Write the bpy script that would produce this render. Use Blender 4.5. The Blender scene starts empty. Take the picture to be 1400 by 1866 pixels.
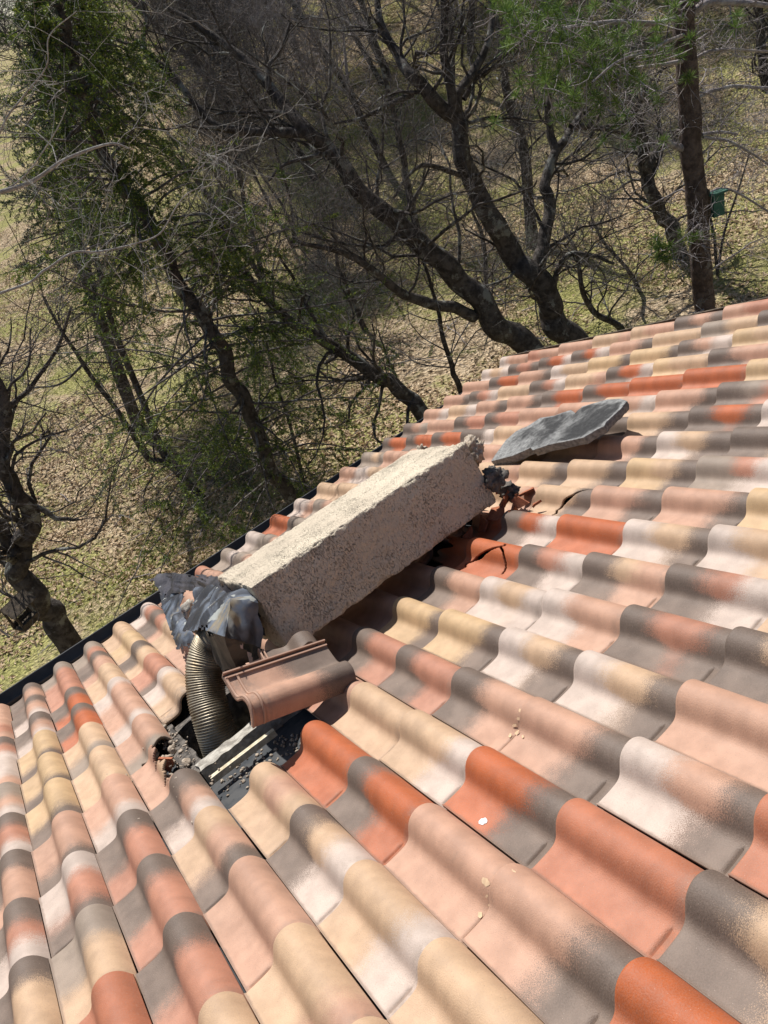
import bpy, math, random
import numpy as np
from mathutils import Matrix, Vector, noise as mnoise
R_ = math.radians
scn = bpy.context.scene
col = scn.collection
rng = np.random.RandomState(7)

# ------------------------------------------------------------------ frame of the roof
PITCH = R_(20.442); CT, ST = math.cos(PITCH), math.sin(PITCH)
CW, GA = 0.22, 0.37615                       # cover width of a tile column, gauge of a course
def W(u, v, h=0.0):                          # roof coordinates (along eaves, up the slope, off the roof) -> world
    return np.array([-u, v*CT - h*ST, v*ST + h*CT])
def Wn(A):                                   # same for an (N,3) array
    A = np.asarray(A, float)
    return np.stack([-A[..., 0], A[..., 1]*CT - A[..., 2]*ST, A[..., 1]*ST + A[..., 2]*CT], -1)

# ------------------------------------------------------------------ camera
def rotv(r):
    th = np.linalg.norm(r); k = r/th
    K = np.array([[0, -k[2], k[1]], [k[2], 0, -k[0]], [-k[1], k[0], 0]])
    return np.eye(3) + math.sin(th)*K + (1-math.cos(th))*K@K
FPX = 1446.89
RC = rotv(np.array([-1.32310390, 0.0815320, -0.77180636]))
AX, AY, AN = RC[:, 0], RC[:, 1], -RC[:, 2]
CR = np.array([0.65076517, 5.56494604, 1.27248779])      # camera in roof coordinates
CAM = W(*CR)
def wvec(d): return W(d @ AX, d @ AY, d @ AN)
cam_d = bpy.data.cameras.new('camera'); cam = bpy.data.objects.new('camera', cam_d); col.objects.link(cam)
cr, cu, cf = wvec(np.array([1., 0, 0])), wvec(np.array([0, -1., 0])), wvec(np.array([0, 0, 1.]))
cam.matrix_world = Matrix(((cr[0], cu[0], -cf[0], CAM[0]), (cr[1], cu[1], -cf[1], CAM[1]), (cr[2], cu[2], -cf[2], CAM[2]), (0, 0, 0, 1)))
cam_d.sensor_fit = 'HORIZONTAL'; cam_d.sensor_width = 36.0; cam_d.lens = FPX/1400*36
cam_d.clip_start = 0.05; cam_d.clip_end = 2000
scn.camera = cam
FH = cf.copy(); FH[2] = 0; FH /= np.linalg.norm(FH)
def ray(x, y): return np.array([x-700., y-933., FPX])
def rp(x, y, h=0.0):                         # where a sight line meets the sheet h above the roof, in roof coordinates
    d = ray(x, y); d = np.array([d@AX, d@AY, d@AN]); return CR + d*(h-CR[2])/d[2]
def vp(x, y, D):                             # point on the sight line at horizontal distance D
    d = wvec(ray(x, y)); return CAM + d*(D/(d@FH))

# ------------------------------------------------------------------ sky, sun, exposure
SUN_EL, SUN_AZ = 54.0, 14.0                  # azimuth from -Y towards -X
w = bpy.data.worlds.new('World'); scn.world = w; w.use_nodes = True
nt = w.node_tree; nt.nodes.clear()
sky = nt.nodes.new('ShaderNodeTexSky'); sky.sky_type = 'NISHITA'; sky.sun_disc = False
sky.sun_elevation = R_(SUN_EL); sky.sun_rotation = R_(180+SUN_AZ)
bg = nt.nodes.new('ShaderNodeBackground'); bg.inputs[1].default_value = 0.07
wo = nt.nodes.new('ShaderNodeOutputWorld'); nt.links.new(sky.outputs[0], bg.inputs[0]); nt.links.new(bg.outputs[0], wo.inputs[0])
sd = bpy.data.lights.new('sun', 'SUN'); sd.energy = 4.9; sd.angle = R_(0.53); sd.color = (1.0, 0.965, 0.92)
so = bpy.data.objects.new('sun', sd); col.objects.link(so)
tosun = Vector((-math.sin(R_(SUN_AZ))*math.cos(R_(SUN_EL)), -math.cos(R_(SUN_AZ))*math.cos(R_(SUN_EL)), math.sin(R_(SUN_EL))))
so.rotation_euler = tosun.to_track_quat('Z', 'Y').to_euler()
vs = scn.view_settings; vs.view_transform = 'Standard'; vs.look = 'None'; vs.exposure = 0.36; vs.gamma = 1.0; vs.use_curve_mapping = False
scn.cycles.max_bounces = 5; scn.cycles.transparent_max_bounces = 4; scn.cycles.diffuse_bounces = 3

# ------------------------------------------------------------------ helpers
class MB:
    def __init__(s): s.V = []; s.F = {}; s.n = 0; s.A = {}
    def add(s, V, F, **attrs):
        V = np.asarray(V, float).reshape(-1, 3); F = np.asarray(F, np.int64)
        s.F.setdefault(F.shape[1], []).append(F + s.n); s.V.append(V); s.n += len(V)
        for k, a in attrs.items(): s.A.setdefault(k, []).append(np.broadcast_to(np.asarray(a, float), (len(V), np.asarray(a).shape[-1])))
    def box(s, c, size, ax=None):
        M = np.eye(3) if ax is None else np.asarray(ax)
        q = np.array([[x, y, z] for z in (-.5, .5) for y in (-.5, .5) for x in (-.5, .5)])*np.array(size)
        s.add(np.asarray(c) + q@M, [[0, 2, 3, 1], [4, 5, 7, 6], [0, 1, 5, 4], [2, 6, 7, 3], [0, 4, 6, 2], [1, 3, 7, 5]])
    def mesh(s, name, mat, origin=(0, 0, 0), smooth=True):
        me = bpy.data.meshes.new(name); V = np.concatenate(s.V) - np.asarray(origin, float)
        me.vertices.add(len(V)); me.vertices.foreach_set('co', V.astype(np.float32).ravel())
        fl, st, k0 = [], [], 0
        for k, L in s.F.items():
            F = np.concatenate(L); fl.append(F.ravel()); st.append(k0 + np.arange(len(F))*k); k0 += F.size
        fl = np.concatenate(fl); st = np.concatenate(st)
        me.loops.add(len(fl)); me.loops.foreach_set('vertex_index', fl.astype(np.int32))
        me.polygons.add(len(st)); me.polygons.foreach_set('loop_start', st.astype(np.int32))
        me.polygons.foreach_set('use_smooth', np.full(len(st), smooth))
        for k, L in s.A.items():
            a = np.concatenate(L).astype(np.float32)
            t = {3: 'FLOAT_VECTOR', 4: 'FLOAT_COLOR'}[a.shape[1]]
            at = me.attributes.new(k, t, 'POINT'); at.data.foreach_set('vector' if a.shape[1] == 3 else 'color', a.ravel())
        me.update(); me.validate()
        if mat: me.materials.append(mat)
        return me
    def build(s, name, mat, parent=None, origin=(0, 0, 0), smooth=True):
        o = bpy.data.objects.new(name, s.mesh(name, mat, origin, smooth)); col.objects.link(o)
        o.location = origin
        if parent is not None: o.parent = parent; o.location = Vector(origin) - parent.location
        return o
def tag(o, label=None, cat=None, group=None, kind=None):
    for k, v in (('label', label), ('category', cat), ('group', group), ('kind', kind)):
        if v: o[k] = v
    return o
def empty(name, loc):
    o = bpy.data.objects.new(name, None); o.empty_display_size = .1; col.objects.link(o); o.location = loc; return o
def nrm(a): return a/np.maximum(np.linalg.norm(a, axis=-1, keepdims=True), 1e-9)
def smooth(a, b, x): t = np.clip((x-a)/(b-a), 0, 1); return t*t*(3-2*t)
def fbm(p, s=1.0, o=3):
    return mnoise.fractal(Vector(p)*s, 1.0, 2.0, o, noise_basis='PERLIN_ORIGINAL')
def sub_sharp(o, ang=35):
    o.data.polygons.foreach_set('use_smooth', np.ones(len(o.data.polygons), bool))
    e = o.modifiers.new('es', 'EDGE_SPLIT'); e.split_angle = R_(ang)

# node helpers
class NT:
    def __init__(s, name, rough=.8, spec=.3):
        s.m = bpy.data.materials.new(name); s.m.use_nodes = True; s.t = s.m.node_tree; s.t.nodes.clear()
        s.out = s.n('ShaderNodeOutputMaterial'); s.b = s.n('ShaderNodeBsdfPrincipled'); s.l(s.b.outputs[0], s.out.inputs[0])
        s.b.inputs['Roughness'].default_value = rough; s.b.inputs['Specular IOR Level'].default_value = spec
    def n(s, t): return s.t.nodes.new(t)
    def l(s, a, b): s.t.links.new(a, b)
    def set(s, inp, v):
        if hasattr(v, 'links'): s.l(v, inp)
        elif isinstance(v, (tuple, list)) and len(v) == 3 and inp.type == 'RGBA': inp.default_value = (*v, 1)
        else: inp.default_value = v
    def math(s, op, a, b=0.0, c=None, clamp=False):
        n = s.n('ShaderNodeMath'); n.operation = op; n.use_clamp = clamp; s.set(n.inputs[0], a); s.set(n.inputs[1], b)
        if c is not None: s.set(n.inputs[2], c)
        return n.outputs[0]
    def noise(s, scale, detail=3, vec=None, rough=.55, dist=0.0):
        n = s.n('ShaderNodeTexNoise'); n.inputs['Scale'].default_value = scale; n.inputs['Detail'].default_value = detail
        n.inputs['Roughness'].default_value = rough; n.inputs['Distortion'].default_value = dist
        if vec is not None: s.l(vec, n.inputs['Vector'])
        return n.outputs['Fac']
    def voro(s, scale, vec=None, feat='F1', out='Distance', rand=1.0):
        n = s.n('ShaderNodeTexVoronoi'); n.feature = feat; n.inputs['Scale'].default_value = scale; n.inputs['Randomness'].default_value = rand
        if vec is not None: s.l(vec, n.inputs['Vector'])
        return n.outputs[out]
    def ramp(s, f, a, b, lo=0.0, hi=1.0):
        n = s.n('ShaderNodeMapRange'); n.interpolation_type = 'SMOOTHSTEP'
        for k, v in zip(('Value', 'From Min', 'From Max', 'To Min', 'To Max'), (f, a, b, lo, hi)): s.set(n.inputs[k], v)
        return n.outputs[0]
    def mix(s, f, a, b, mode='MIX'):
        n = s.n('ShaderNodeMix'); n.data_type = 'RGBA'; n.blend_type = mode
        s.set(n.inputs[0], f); s.set(n.inputs[6], a); s.set(n.inputs[7], b); return n.outputs[2]
    def pos(s):
        return s.n('ShaderNodeNewGeometry').outputs['Position']
    def obj(s): return s.n('ShaderNodeTexCoord').outputs['Object']
    def attr(s, name, o='Vector'):
        n = s.n('ShaderNodeAttribute'); n.attribute_name = name; return n.outputs[o]
    def sep(s, v): n = s.n('ShaderNodeSeparateXYZ'); s.l(v, n.inputs[0]); return n.outputs
    def comb(s, x, y, z):
        n = s.n('ShaderNodeCombineXYZ'); s.set(n.inputs[0], x); s.set(n.inputs[1], y); s.set(n.inputs[2], z); return n.outputs[0]
    def base(s, c): s.set(s.b.inputs['Base Color'], c)
    def bump(s, h, d=.01, st=1.0):
        n = s.n('ShaderNodeBump'); n.inputs['Distance'].default_value = d; n.inputs['Strength'].default_value = st
        s.l(h, n.inputs['Height']); s.l(n.outputs[0], s.b.inputs['Normal']); return n

def simple(name, c1, c2, scale, rough=.85, bump=0.0, bs=None, spec=.25, detail=4, metal=0.0):
    m = NT(name, rough, spec); v = m.obj(); f = m.noise(scale, detail, v); m.base(m.mix(m.ramp(f, .35, .65), c1, c2))
    if bump: m.bump(m.noise(bs or scale*3, 4, v), bump)
    m.b.inputs['Metallic'].default_value = metal
    return m.m

# ------------------------------------------------------------------ materials
def tile_mat():
    m = NT('glazed_clay', .62, .35)
    t = m.sep(m.attr('tuv')); k = m.sep(m.attr('brk'))
    # tuv: u(m), v(0..1), seed ; brk: v1, v2, pan factor
    X = m.math('ADD', t[0], m.math('MULTIPLY', t[2], 7.13)); Y = m.math('ADD', m.math('MULTIPLY', t[1], .376), m.math('MULTIPLY', t[2], 3.7))
    vec = m.comb(X, Y, 0.0)
    lo = m.noise(9, 2, vec); mid = m.noise(55, 3, vec); gr = m.noise(420, 2, vec, .7)
    x = m.math('ADD', t[1], m.math('MULTIPLY_ADD', lo, .22, -.11))
    x = m.math('ADD', x, m.math('MULTIPLY_ADD', mid, .14, -.07))
    x = m.math('ADD', x, m.math('MULTIPLY_ADD', gr, .6, -.30))
    b1 = m.math('MULTIPLY_ADD', k[2], .24, k[0]); b2 = m.math('MULTIPLY_ADD', k[2], -.16, k[1])
    t1 = m.ramp(m.math('SUBTRACT', x, b1), -.10, .11); t2 = m.ramp(m.math('SUBTRACT', x, b2), -.10, .11)
    c = m.mix(t1, m.attr('c_lip', 'Color'), m.attr('c_mid', 'Color')); c = m.mix(t2, c, m.attr('c_head', 'Color'))
    c = m.mix(1.0, c, m.mix(m.ramp(m.noise(14, 4, vec), .3, .7), (.86, .84, .82), (1.1, 1.08, 1.06)), 'MULTIPLY')
    c = m.mix(m.math('MULTIPLY', k[2], m.ramp(m.noise(7, 3, vec), .3, .7, .03, .14)), c, (.55, .42, .33)); c = m.mix(m.math('MULTIPLY', m.ramp(t[1], .84, .97, 0, .45), m.ramp(m.noise(40, 4, vec), .35, .6)), c, (.16, .125, .10)); c = m.mix(m.ramp(m.math('ADD', t[0], m.math('MULTIPLY', m.noise(30, 3, vec), .012)), .016, .008, 0, .55), c, (.17, .12, .09))      # dust lying in the pan; overlap shadow painted on the head; darker joint edge
    sp = m.voro(150, vec); c = m.mix(m.ramp(sp, .10, .16, .45, 0.0), c, (.20, .13, .10))
    s2 = m.voro(85, vec, rand=1.0); c = m.mix(m.ramp(s2, .045, .08, .3, 0.0), c, (.66, .56, .46))
    c = m.mix(m.ramp(m.noise(240, 2, vec), .3, .7, .0, .16), c, (.30, .22, .18)); c = m.mix(m.ramp(m.noise(18, 6, vec, .7), .60, .75, .0, .22), c, (.22, .17, .13))
    m.base(c)
    m.bump(m.math('ADD', m.noise(320, 3, vec), m.math('MULTIPLY', m.noise(26, 2, vec), 1.5)), .0012, .8)
    return m.m
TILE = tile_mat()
raw_clay = simple('raw_clay', (.36, .13, .065), (.25, .085, .045), 30, .85, .002, 120)
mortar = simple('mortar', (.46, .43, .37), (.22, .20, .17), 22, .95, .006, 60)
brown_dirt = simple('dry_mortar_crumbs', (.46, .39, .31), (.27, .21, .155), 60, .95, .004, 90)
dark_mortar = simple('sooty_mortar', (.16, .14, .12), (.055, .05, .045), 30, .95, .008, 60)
gutter_m = simple('anthracite_metal', (.040, .043, .048), (.055, .058, .062), 12, .45, spec=.4)
membrane = simple('dark_underlay', (.035, .04, .045), (.07, .07, .07), 14, .7, .002, 40)
wood = simple('pale_batten_wood', (.62, .56, .42), (.42, .36, .24), 40, .8, .001, 90)
oldwood = simple('weathered_board', (.11, .085, .06), (.05, .04, .03), 30, .9, .002, 90)
greenwood = simple('green_painted_wood', (.04, .105, .08), (.06, .14, .10), 20, .75, .001, 80)
wallm = simple('house_render', (.55, .46, .34), (.48, .40, .30), 6, .9, .003, 60)
def steel_mat():
    m = NT('soot_tinted_steel', .33, .5); m.b.inputs['Metallic'].default_value = .7
    f = m.noise(9, 3, m.obj()); m.base(m.mix(m.ramp(f, .35, .7), (.33, .29, .22), (.17, .125, .07)))
    m.set(m.b.inputs['Roughness'], m.ramp(m.noise(60, 3, m.obj()), .3, .7, .40, .62)); return m.m
steel = steel_mat()
def lead_mat():
    m = NT('weathered_lead', .5, .5); m.b.inputs['Metallic'].default_value = .25
    v = m.obj(); f = m.noise(6, 3, v, .5, .9); f2 = m.noise(9, 2, v, .5, .8)
    c = m.mix(m.ramp(f, .42, .6), (.022, .023, .03), (.12, .14, .175)); c = m.mix(m.ramp(f2, .60, .66), c, (.30, .31, .29)); c = m.mix(m.ramp(m.noise(5, 3, v), .60, .70), c, (.23, .19, .13))
    m.base(c); m.set(m.b.inputs['Roughness'], m.ramp(f2, .3, .7, .42, .7)); m.bump(m.noise(30, 3, v), .0015); return m.m
lead = lead_mat()
dark_lead = simple('purple_black_lead', (.018, .017, .022), (.07, .065, .075), 10, .5, .002, 40, .4)  # near-black lead for the top strip
brown_black_lead = simple('brown_black_lead', (.03, .026, .024), (.10, .08, .06), 12, .6, .002, 40, .3)  # brownish near-black lead for the folded flange
def roughcast_mat():
    m = NT('scraped_roughcast', .95, .15); v = m.obj()
    st = m.n('ShaderNodeMapping'); m.l(v, st.inputs[0]); st.inputs['Scale'].default_value = (1.5, 1.0, .55)
    a = m.noise(150, 6, st.outputs[0], .76, .15); b = m.voro(60, st.outputs[0]); g = m.noise(260, 3, v, .7)
    pit = m.ramp(m.math('ADD', a, m.math('MULTIPLY_ADD', m.noise(7, 3, v), .26, -.13)), .45, .36)
    c = m.mix(m.ramp(m.noise(3.5, 3, v), .35, .65), (.64, .555, .425), (.54, .46, .355))
    c = m.mix(m.math('MULTIPLY', m.math('SUBTRACT', 1.0, pit), .0), c, (.3, .25, .18)); c = m.mix(pit, c, (.38, .315, .24))
    c = m.mix(m.ramp(m.noise(140, 2, v), .25, .40, .6, 0.0), c, (.16, .13, .10))
    m.base(c)
    h = m.math('ADD', m.math('MULTIPLY', pit, -1.0), m.math('ADD', m.math('MULTIPLY', g, .35), m.math('MULTIPLY', b, .6)))
    m.bump(h, .008, 1.0); return m.m
roughcast = roughcast_mat()
def slab_mat():
    m = NT('sooty_concrete', .85, .3); v = m.obj()
    f = m.noise(5, 6, v, .68, .3); nz = m.sep(m.n('ShaderNodeNewGeometry').outputs['Normal'])
    t = m.sep(v)
    soot = m.ramp(m.math('ADD', f, m.attr('soot', 'Fac')), .70, .96)
    c = m.mix(m.ramp(m.noise(60, 4, v), .3, .7), (.28, .28, .27), (.14, .14, .137)); c = m.mix(m.math('MULTIPLY', soot, .93), c, (.020, .020, .021))
    c = m.mix(m.ramp(m.voro(90, v), .10, .16, .35, 0), c, (.35, .35, .34))
    m.base(c); m.bump(m.math('ADD', m.noise(70, 5, v, .7), m.math('MULTIPLY', f, 1.0)), .007); return m.m
slab_m = slab_mat()
def bark(name, c1, c2, lichen, amt, sc=1.0):
    m = NT(name, .95, .1); v = m.pos()
    f = m.noise(14*sc, 5, v, .6); c = m.mix(m.ramp(f, .35, .65), c1, c2)
    c = m.mix(m.ramp(m.noise(5*sc, 5, v, .65), .62-amt, .68-amt*.6, 0, .8), c, lichen)
    m.base(c); m.bump(m.noise(40*sc, 4, v, .6, 1.0), .02, 1.0); return m.m
oak_bark = bark('oak_bark', (.045, .039, .035), (.11, .097, .088), (.27, .275, .25), .07)
pine_bark = bark('pine_bark', (.075, .055, .048), (.15, .115, .10), (.22, .20, .18), .0)
twig_dark = bark('dark_twig_bark', (.085, .075, .068), (.17, .15, .14), (.30, .30, .28), .07)
twig_pale = bark('pale_twig_bark', (.26, .235, .21), (.42, .40, .37), (.46, .45, .41), .08)
twig_grey = bark('grey_twig_bark', (.24, .205, .20), (.40, .36, .35), (.48, .46, .44), .08)
def leaf_mat(name, cols, sc=3, trans=.25, rough=.6):
    m = NT(name, rough, .25); v = m.pos(); f = m.noise(sc, 3, v, .6); g = m.noise(sc*25, 1, v)
    c = m.mix(m.ramp(f, .3, .7), cols[0], cols[1]); c = m.mix(m.ramp(g, .52, .72), c, cols[2]); m.base(c)
    tr = m.n('ShaderNodeBsdfTranslucent'); m.l(c, tr.inputs[0]) if hasattr(c, 'links') else None
    mx = m.n('ShaderNodeMixShader'); mx.inputs[0].default_value = trans
    m.l(m.b.outputs[0], mx.inputs[1]); m.l(tr.outputs[0], mx.inputs[2]); m.l(mx.outputs[0], m.out.inputs[0]); return m.m
fir_green = leaf_mat('conifer_needles', [(.045, .08, .022), (.12, .17, .035), (.38, .43, .07)], 1.2)
dark_fir = leaf_mat('dark_conifer_needles', [(.02, .04, .025), (.04, .065, .03), (.10, .13, .04)], 1.2)
pine_green = leaf_mat('pine_needles', [(.07, .135, .03), (.14, .22, .045), (.26, .33, .08)], 2)
bush_green = leaf_mat('shrub_leaves', [(.05, .075, .03), (.09, .12, .045), (.15, .17, .07)], 2)
grass_m = leaf_mat('grass_blades', [(.17, .22, .04), (.30, .33, .08), (.50, .45, .19)], 1.5)
dryleaf = leaf_mat('dry_oak_leaves', [(.54, .40, .25), (.36, .25, .14), (.80, .66, .48)], 9, .1)
def ground_mat():
    m = NT('forest_floor', .97, .05); v = m.pos()
    lf = m.voro(16, v, out='Color'); s = m.sep(lf); big = m.noise(.45, 5, v, .6); mid = m.noise(2.2, 5, v, .65)
    c = m.mix(s[0], (.38, .28, .175), (.62, .49, .33)); c = m.mix(m.ramp(s[1], .80, .84), c, (.16, .115, .07))
    c = m.mix(m.ramp(m.noise(34, 4, v), .48, .62, 0, .65), c, (.15, .115, .07))
    g = m.ramp(m.math('ADD', m.math('MULTIPLY', big, .6), m.math('MULTIPLY', mid, .4)), .43, .56, 0, .8)
    gc = m.mix(m.ramp(m.noise(26, 4, v), .35, .65), (.14, .15, .042), (.42, .41, .14))
    c = m.mix(m.ramp(m.noise(1.1, 4, v), .52, .70, 0, .6), c, (.17, .125, .08)); c = m.mix(g, c, gc)
    m.base(c); m.bump(m.math('ADD', m.noise(30, 4, v), m.voro(16, v)), .05); return m.m
ground_m = ground_mat()

# ------------------------------------------------------------------ ground
def ground_z(x, y):
    x = np.asarray(x, float); y = np.asarray(y, float)
    s = np.hypot(x, y); az = np.degrees(np.arctan2(-x, -y))
    A = smooth(17, 30, az)*(1-smooth(120, 170, az))
    z = -2.85 + .045*np.maximum(s-6, 0) - .03*np.maximum(s-70, 0)
    z = z + A*(.22*np.maximum(s-17, 0)+.12*np.maximum(s-40, 0))*(1-smooth(170, 330, s)*.5)
    z = z + .10*np.sin(x*.55+1.3)*np.cos(y*.48) + .05*np.sin(x*1.7)*np.sin(y*1.5+.4) + .35*smooth(25, 60, s)*np.sin(x*.16+.7)*np.cos(y*.13)
    return z
rr = np.concatenate([np.linspace(0, 30, 150), 30*np.exp(np.linspace(0, math.log(22), 90))[1:]]); aa = np.linspace(0, 2*math.pi, 361)[:-1]
RR, AA = np.meshgrid(rr, aa, indexing='ij'); gx, gy = -RR*np.sin(AA), -RR*np.cos(AA)
g = MB(); NR, NA = RR.shape; idx = np.arange(NR*NA).reshape(NR, NA); nx = np.roll(idx, -1, 1)
g.add(np.stack([gx, gy, ground_z(gx, gy)], -1).reshape(-1, 3), np.stack([idx[:-1], idx[1:], nx[1:], nx[:-1]], -1).reshape(-1, 4))
tag(g.build('ground', ground_m), kind='structure')

# ------------------------------------------------------------------ roof tiles
PAL = dict(D=(121, 106, 95), R=(203, 141, 114), O=(203, 107, 60), C=(224, 188, 152), Y=(223, 188, 143), W=(224, 205, 191), P=(215, 168, 141), G=(168, 152, 136), S=(203, 126, 93))
def lin(c, k=1/1.60): return tuple(((x/255)**2.2)*k for x in c)+(1,)
PALL = {k: lin(v) for k, v in PAL.items()}
CODES = {
 0: 'PPP PRP DRW WWP GPW DRW DPP DRW DCC PCC', 1: 'DPD DPW DPW YYD YYD YYD PPD WRD GCC SSS', 2: 'GRR RRR DOO DOO CCG CCC PPW DRR DRR DRR CCC',
 3: 'GRD DPP CCC WPP PPW PPG PPP DPW CPD PPP CCP CCC', 4: 'CCC YYC DCC RRD WCC PPP PPP PPP CPC DCW CCW CCC',
 5: 'WRD DRP CCC PPP PPP PPP PPP PPP OOO DOO PPP PPD OOO', 6: 'PRP PPP CCC PPP PPP PPP PPP RPP CCC CCW OOD SSS DCC',
 7: 'RPP PPP CCC PPP CCC PPP PPP DRR DRR DPP PPD WPD SSS', 8: 'GWG GPG PPP PPP PPP PPP PPP YYD YYD WCD WCD PPP CCC',
 9: 'WWG GPD PPP PPP PPP PPP PPP DPP WCW WPP DRD DCC PPD', 10: 'OOO DGG PPP PPP PPP PPP PPP OOO DRW DCP DRW CCC',
 11: 'WWP GPP PPP PPP PPP PPP DOO DOW OOO WCD WCC PPD', 12: 'CCC CCC CCC PPP PPP PPP CCP CCD PPD PPD YCC',
 13: 'PPW WCC PPP CCC PPP CCP CCD CCD YCD GRW DRR', 14: 'GCG PPP PPP CCC PPP CCC CCP PPD WCD DDC PPD',
 15: 'DOO DOO DOO DDW CCP PPP DDD CCD DOD WWC', 16: 'DPG PPP DRR DRR PPP PPC CPW PPD DGR CCC', 17: 'PPW CCW PPD PPD DOO DOO OOO OOO YCC PPP',
 18: 'PPD DRW CCC DRW CCP DOW YCC DPP CCD', 19: 'PPP DOO PPD WCC YYD YYD DPW YCC DRW', 20: 'WCW DRD DOW DOW PPD CCC GCC DPP CCC', 21: 'WPP RPP PPP CCP CPP DPD PRR CCC PPP'}
CODES = {k: v.split() for k, v in CODES.items()}
RND = ['DRW', 'PPP', 'CCC', 'PPD', 'CCD', 'DRR', 'YYD', 'WCD', 'OOO', 'DOO', 'CCW', 'WPP', 'DPP', 'SSS']
prof = np.array([(0, -58), (6, -62), (22, -62.5), (45, -62.5), (70, -61), (84, -57.5), (94, -50), (101, -39), (108, -27), (117, -15), (129, -6), (143, -1), (154, 0), (166, -1.5), (179, -7), (191, -16), (201, -28), (209, -42), (214.5, -54), (217.5, -60)], float)/1000
def catmull(P, n):
    P = np.asarray(P, float); Q = np.vstack([2*P[0]-P[1], P, 2*P[-1]-P[-2]]); out = []
    for k in range(len(P)-1):
        a, b, c, d = Q[k:k+4]; t = (np.arange(n)/n)[:, None]
        out.append(.5*((2*b)+(-a+c)*t+(2*a-5*b+4*c-d)*t*t+(-a+3*b-3*c+d)*t**3))
    return np.vstack(out+[P[-1:]])
PRF = catmull(prof, 2); PRF[:, 1] = np.maximum(PRF[:, 1], -.0625)
LEN = GA+.055; TH = .012; LIFT = .023; SH = .199
def defh(u, v):                              # the slight sag of the old roof deck
    i = u/CW; j = v/GA; jj = j-6; ii = (i-11)/5
    return -CW*(.119*jj**2*.01 - .745*jj*ii*.01 - .556*ii**2*.01 - 1.68*ii*jj**2*.001)
def grid_shell(T, B, keep, mb, at):
    """T, B: (M,N,3) top and bottom; keep: (M-1,N-1) faces that exist; closes the open edges"""
    M, N = T.shape[:2]; k = np.arange(M*N).reshape(M, N)
    f = np.stack([k[:-1, :-1], k[1:, :-1], k[1:, 1:], k[:-1, 1:]], -1)
    off = M*N; fb = f[..., ::-1]+off
    F = [f[keep], fb[keep]]
    kp = np.pad(keep, 1)
    def wall(a, b): F.append(np.stack([a, b, b+off, a+off], -1).reshape(-1, 4))
    c = kp[1:-1, 1:-1]
    s = c & ~kp[:-2, 1:-1]; wall(f[..., 0][s], f[..., 3][s]); s = c & ~kp[2:, 1:-1]; wall(f[..., 2][s], f[..., 1][s])
    s = c & ~kp[1:-1, :-2]; wall(f[..., 1][s], f[..., 0][s]); s = c & ~kp[1:-1, 2:]; wall(f[..., 3][s], f[..., 2][s])
    V = np.concatenate([T.reshape(-1, 3), B.reshape(-1, 3)])
    mb.add(V, np.concatenate(F), **{a: np.concatenate([x, x]) for a, x in at.items()})
def tile_local(nv=9, fine=False, seed=0.0, code='CCC', keepf=None, r=None, slot=True, rim=False):
    """one tile in its own frame: x across, y from lip to head, z up (crest of the lip at 0)"""
    P = PRF if not fine else catmull(prof, 6)
    if fine: P = P.copy(); P[:, 1] = np.maximum(P[:, 1], -.0625)
    y = np.concatenate([[0, .0025], np.linspace(.006, GA-.048, nv), [GA-.0345, GA-.0337, GA-.0298, GA-.029, GA-.01, LEN]]) if not fine else np.linspace(0, LEN, 130)
    X = np.broadcast_to(P[:, 0], (len(y), len(P))).copy(); Z = np.broadcast_to(P[:, 1], X.shape).copy(); Y = np.broadcast_to(y[:, None], X.shape).copy()
    Z = Z - LIFT*Y/GA
    if not fine: Z[0] -= .0025; 
    pan = 1-smooth(-.058, -.030, np.broadcast_to(P[:, 1], X.shape)); pan = np.where(X > .15, 0, pan)
    if slot and not fine:
        m = (X > .012) & (X < .075) & (Y > GA-.034) & (Y < GA-.0292); Z = np.where(m, Z-.02, Z)
    T = np.stack([X, Y, Z], -1)
    # thickness along the profile normal
    d = np.gradient(P, axis=0); nn = nrm(np.stack([-d[:, 1], d[:, 0]], -1)); B = T.copy(); B[..., 0] -= nn[:, 0]*TH*.9; B[..., 2] -= nn[:, 1]*TH; B[..., 0] = np.clip(B[..., 0], 0.0, .2175)
    keep = np.ones((len(y)-1, X.shape[1]-1), bool)
    if keepf is not None:
        xc = (X[1:, 1:]+X[:-1, :-1])/2; yc = (Y[1:, 1:]+Y[:-1, :-1])/2; keep = keepf(xc, yc)
    r = r or random
    v1, v2 = {'D': .34, 'W': .30, 'G': .42}.get(code[0], .33)+r.uniform(-.05, .05), {'D': .72, 'W': .66}.get(code[2], .68)+r.uniform(-.06, .06)
    L = lambda c: np.array(PALL[c])*np.array([*(np.array([1, 1, 1])*r.uniform(.93, 1.06)), 1])
    n = T.reshape(-1, 3)
    at = dict(tuv=np.stack([n[:, 0], n[:, 1]/GA, np.full(len(n), seed)], -1), brk=np.stack([np.full(len(n), v1), np.full(len(n), v2), pan.reshape(-1)], -1),
              c_lip=np.tile(L(code[0]), (len(n), 1)), c_mid=np.tile(L(code[1]), (len(n), 1)), c_head=np.tile(L(code[2]), (len(n), 1)))
    return T, B, keep, at
def roof_h(u, v):
    x = (u+SH) % CW; y = v % GA; return float(np.interp(x, PRF[:, 0], PRF[:, 1]))-LIFT*y/GA+defh(u, v)
def on_roof(px, py):
    h = -.03
    for _ in range(12): p = rp(px, py, h); h = .5*h+.5*roof_h(p[0], p[1])
    p = rp(px, py, h); p[2] = roof_h(p[0], p[1]); return p
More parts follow.
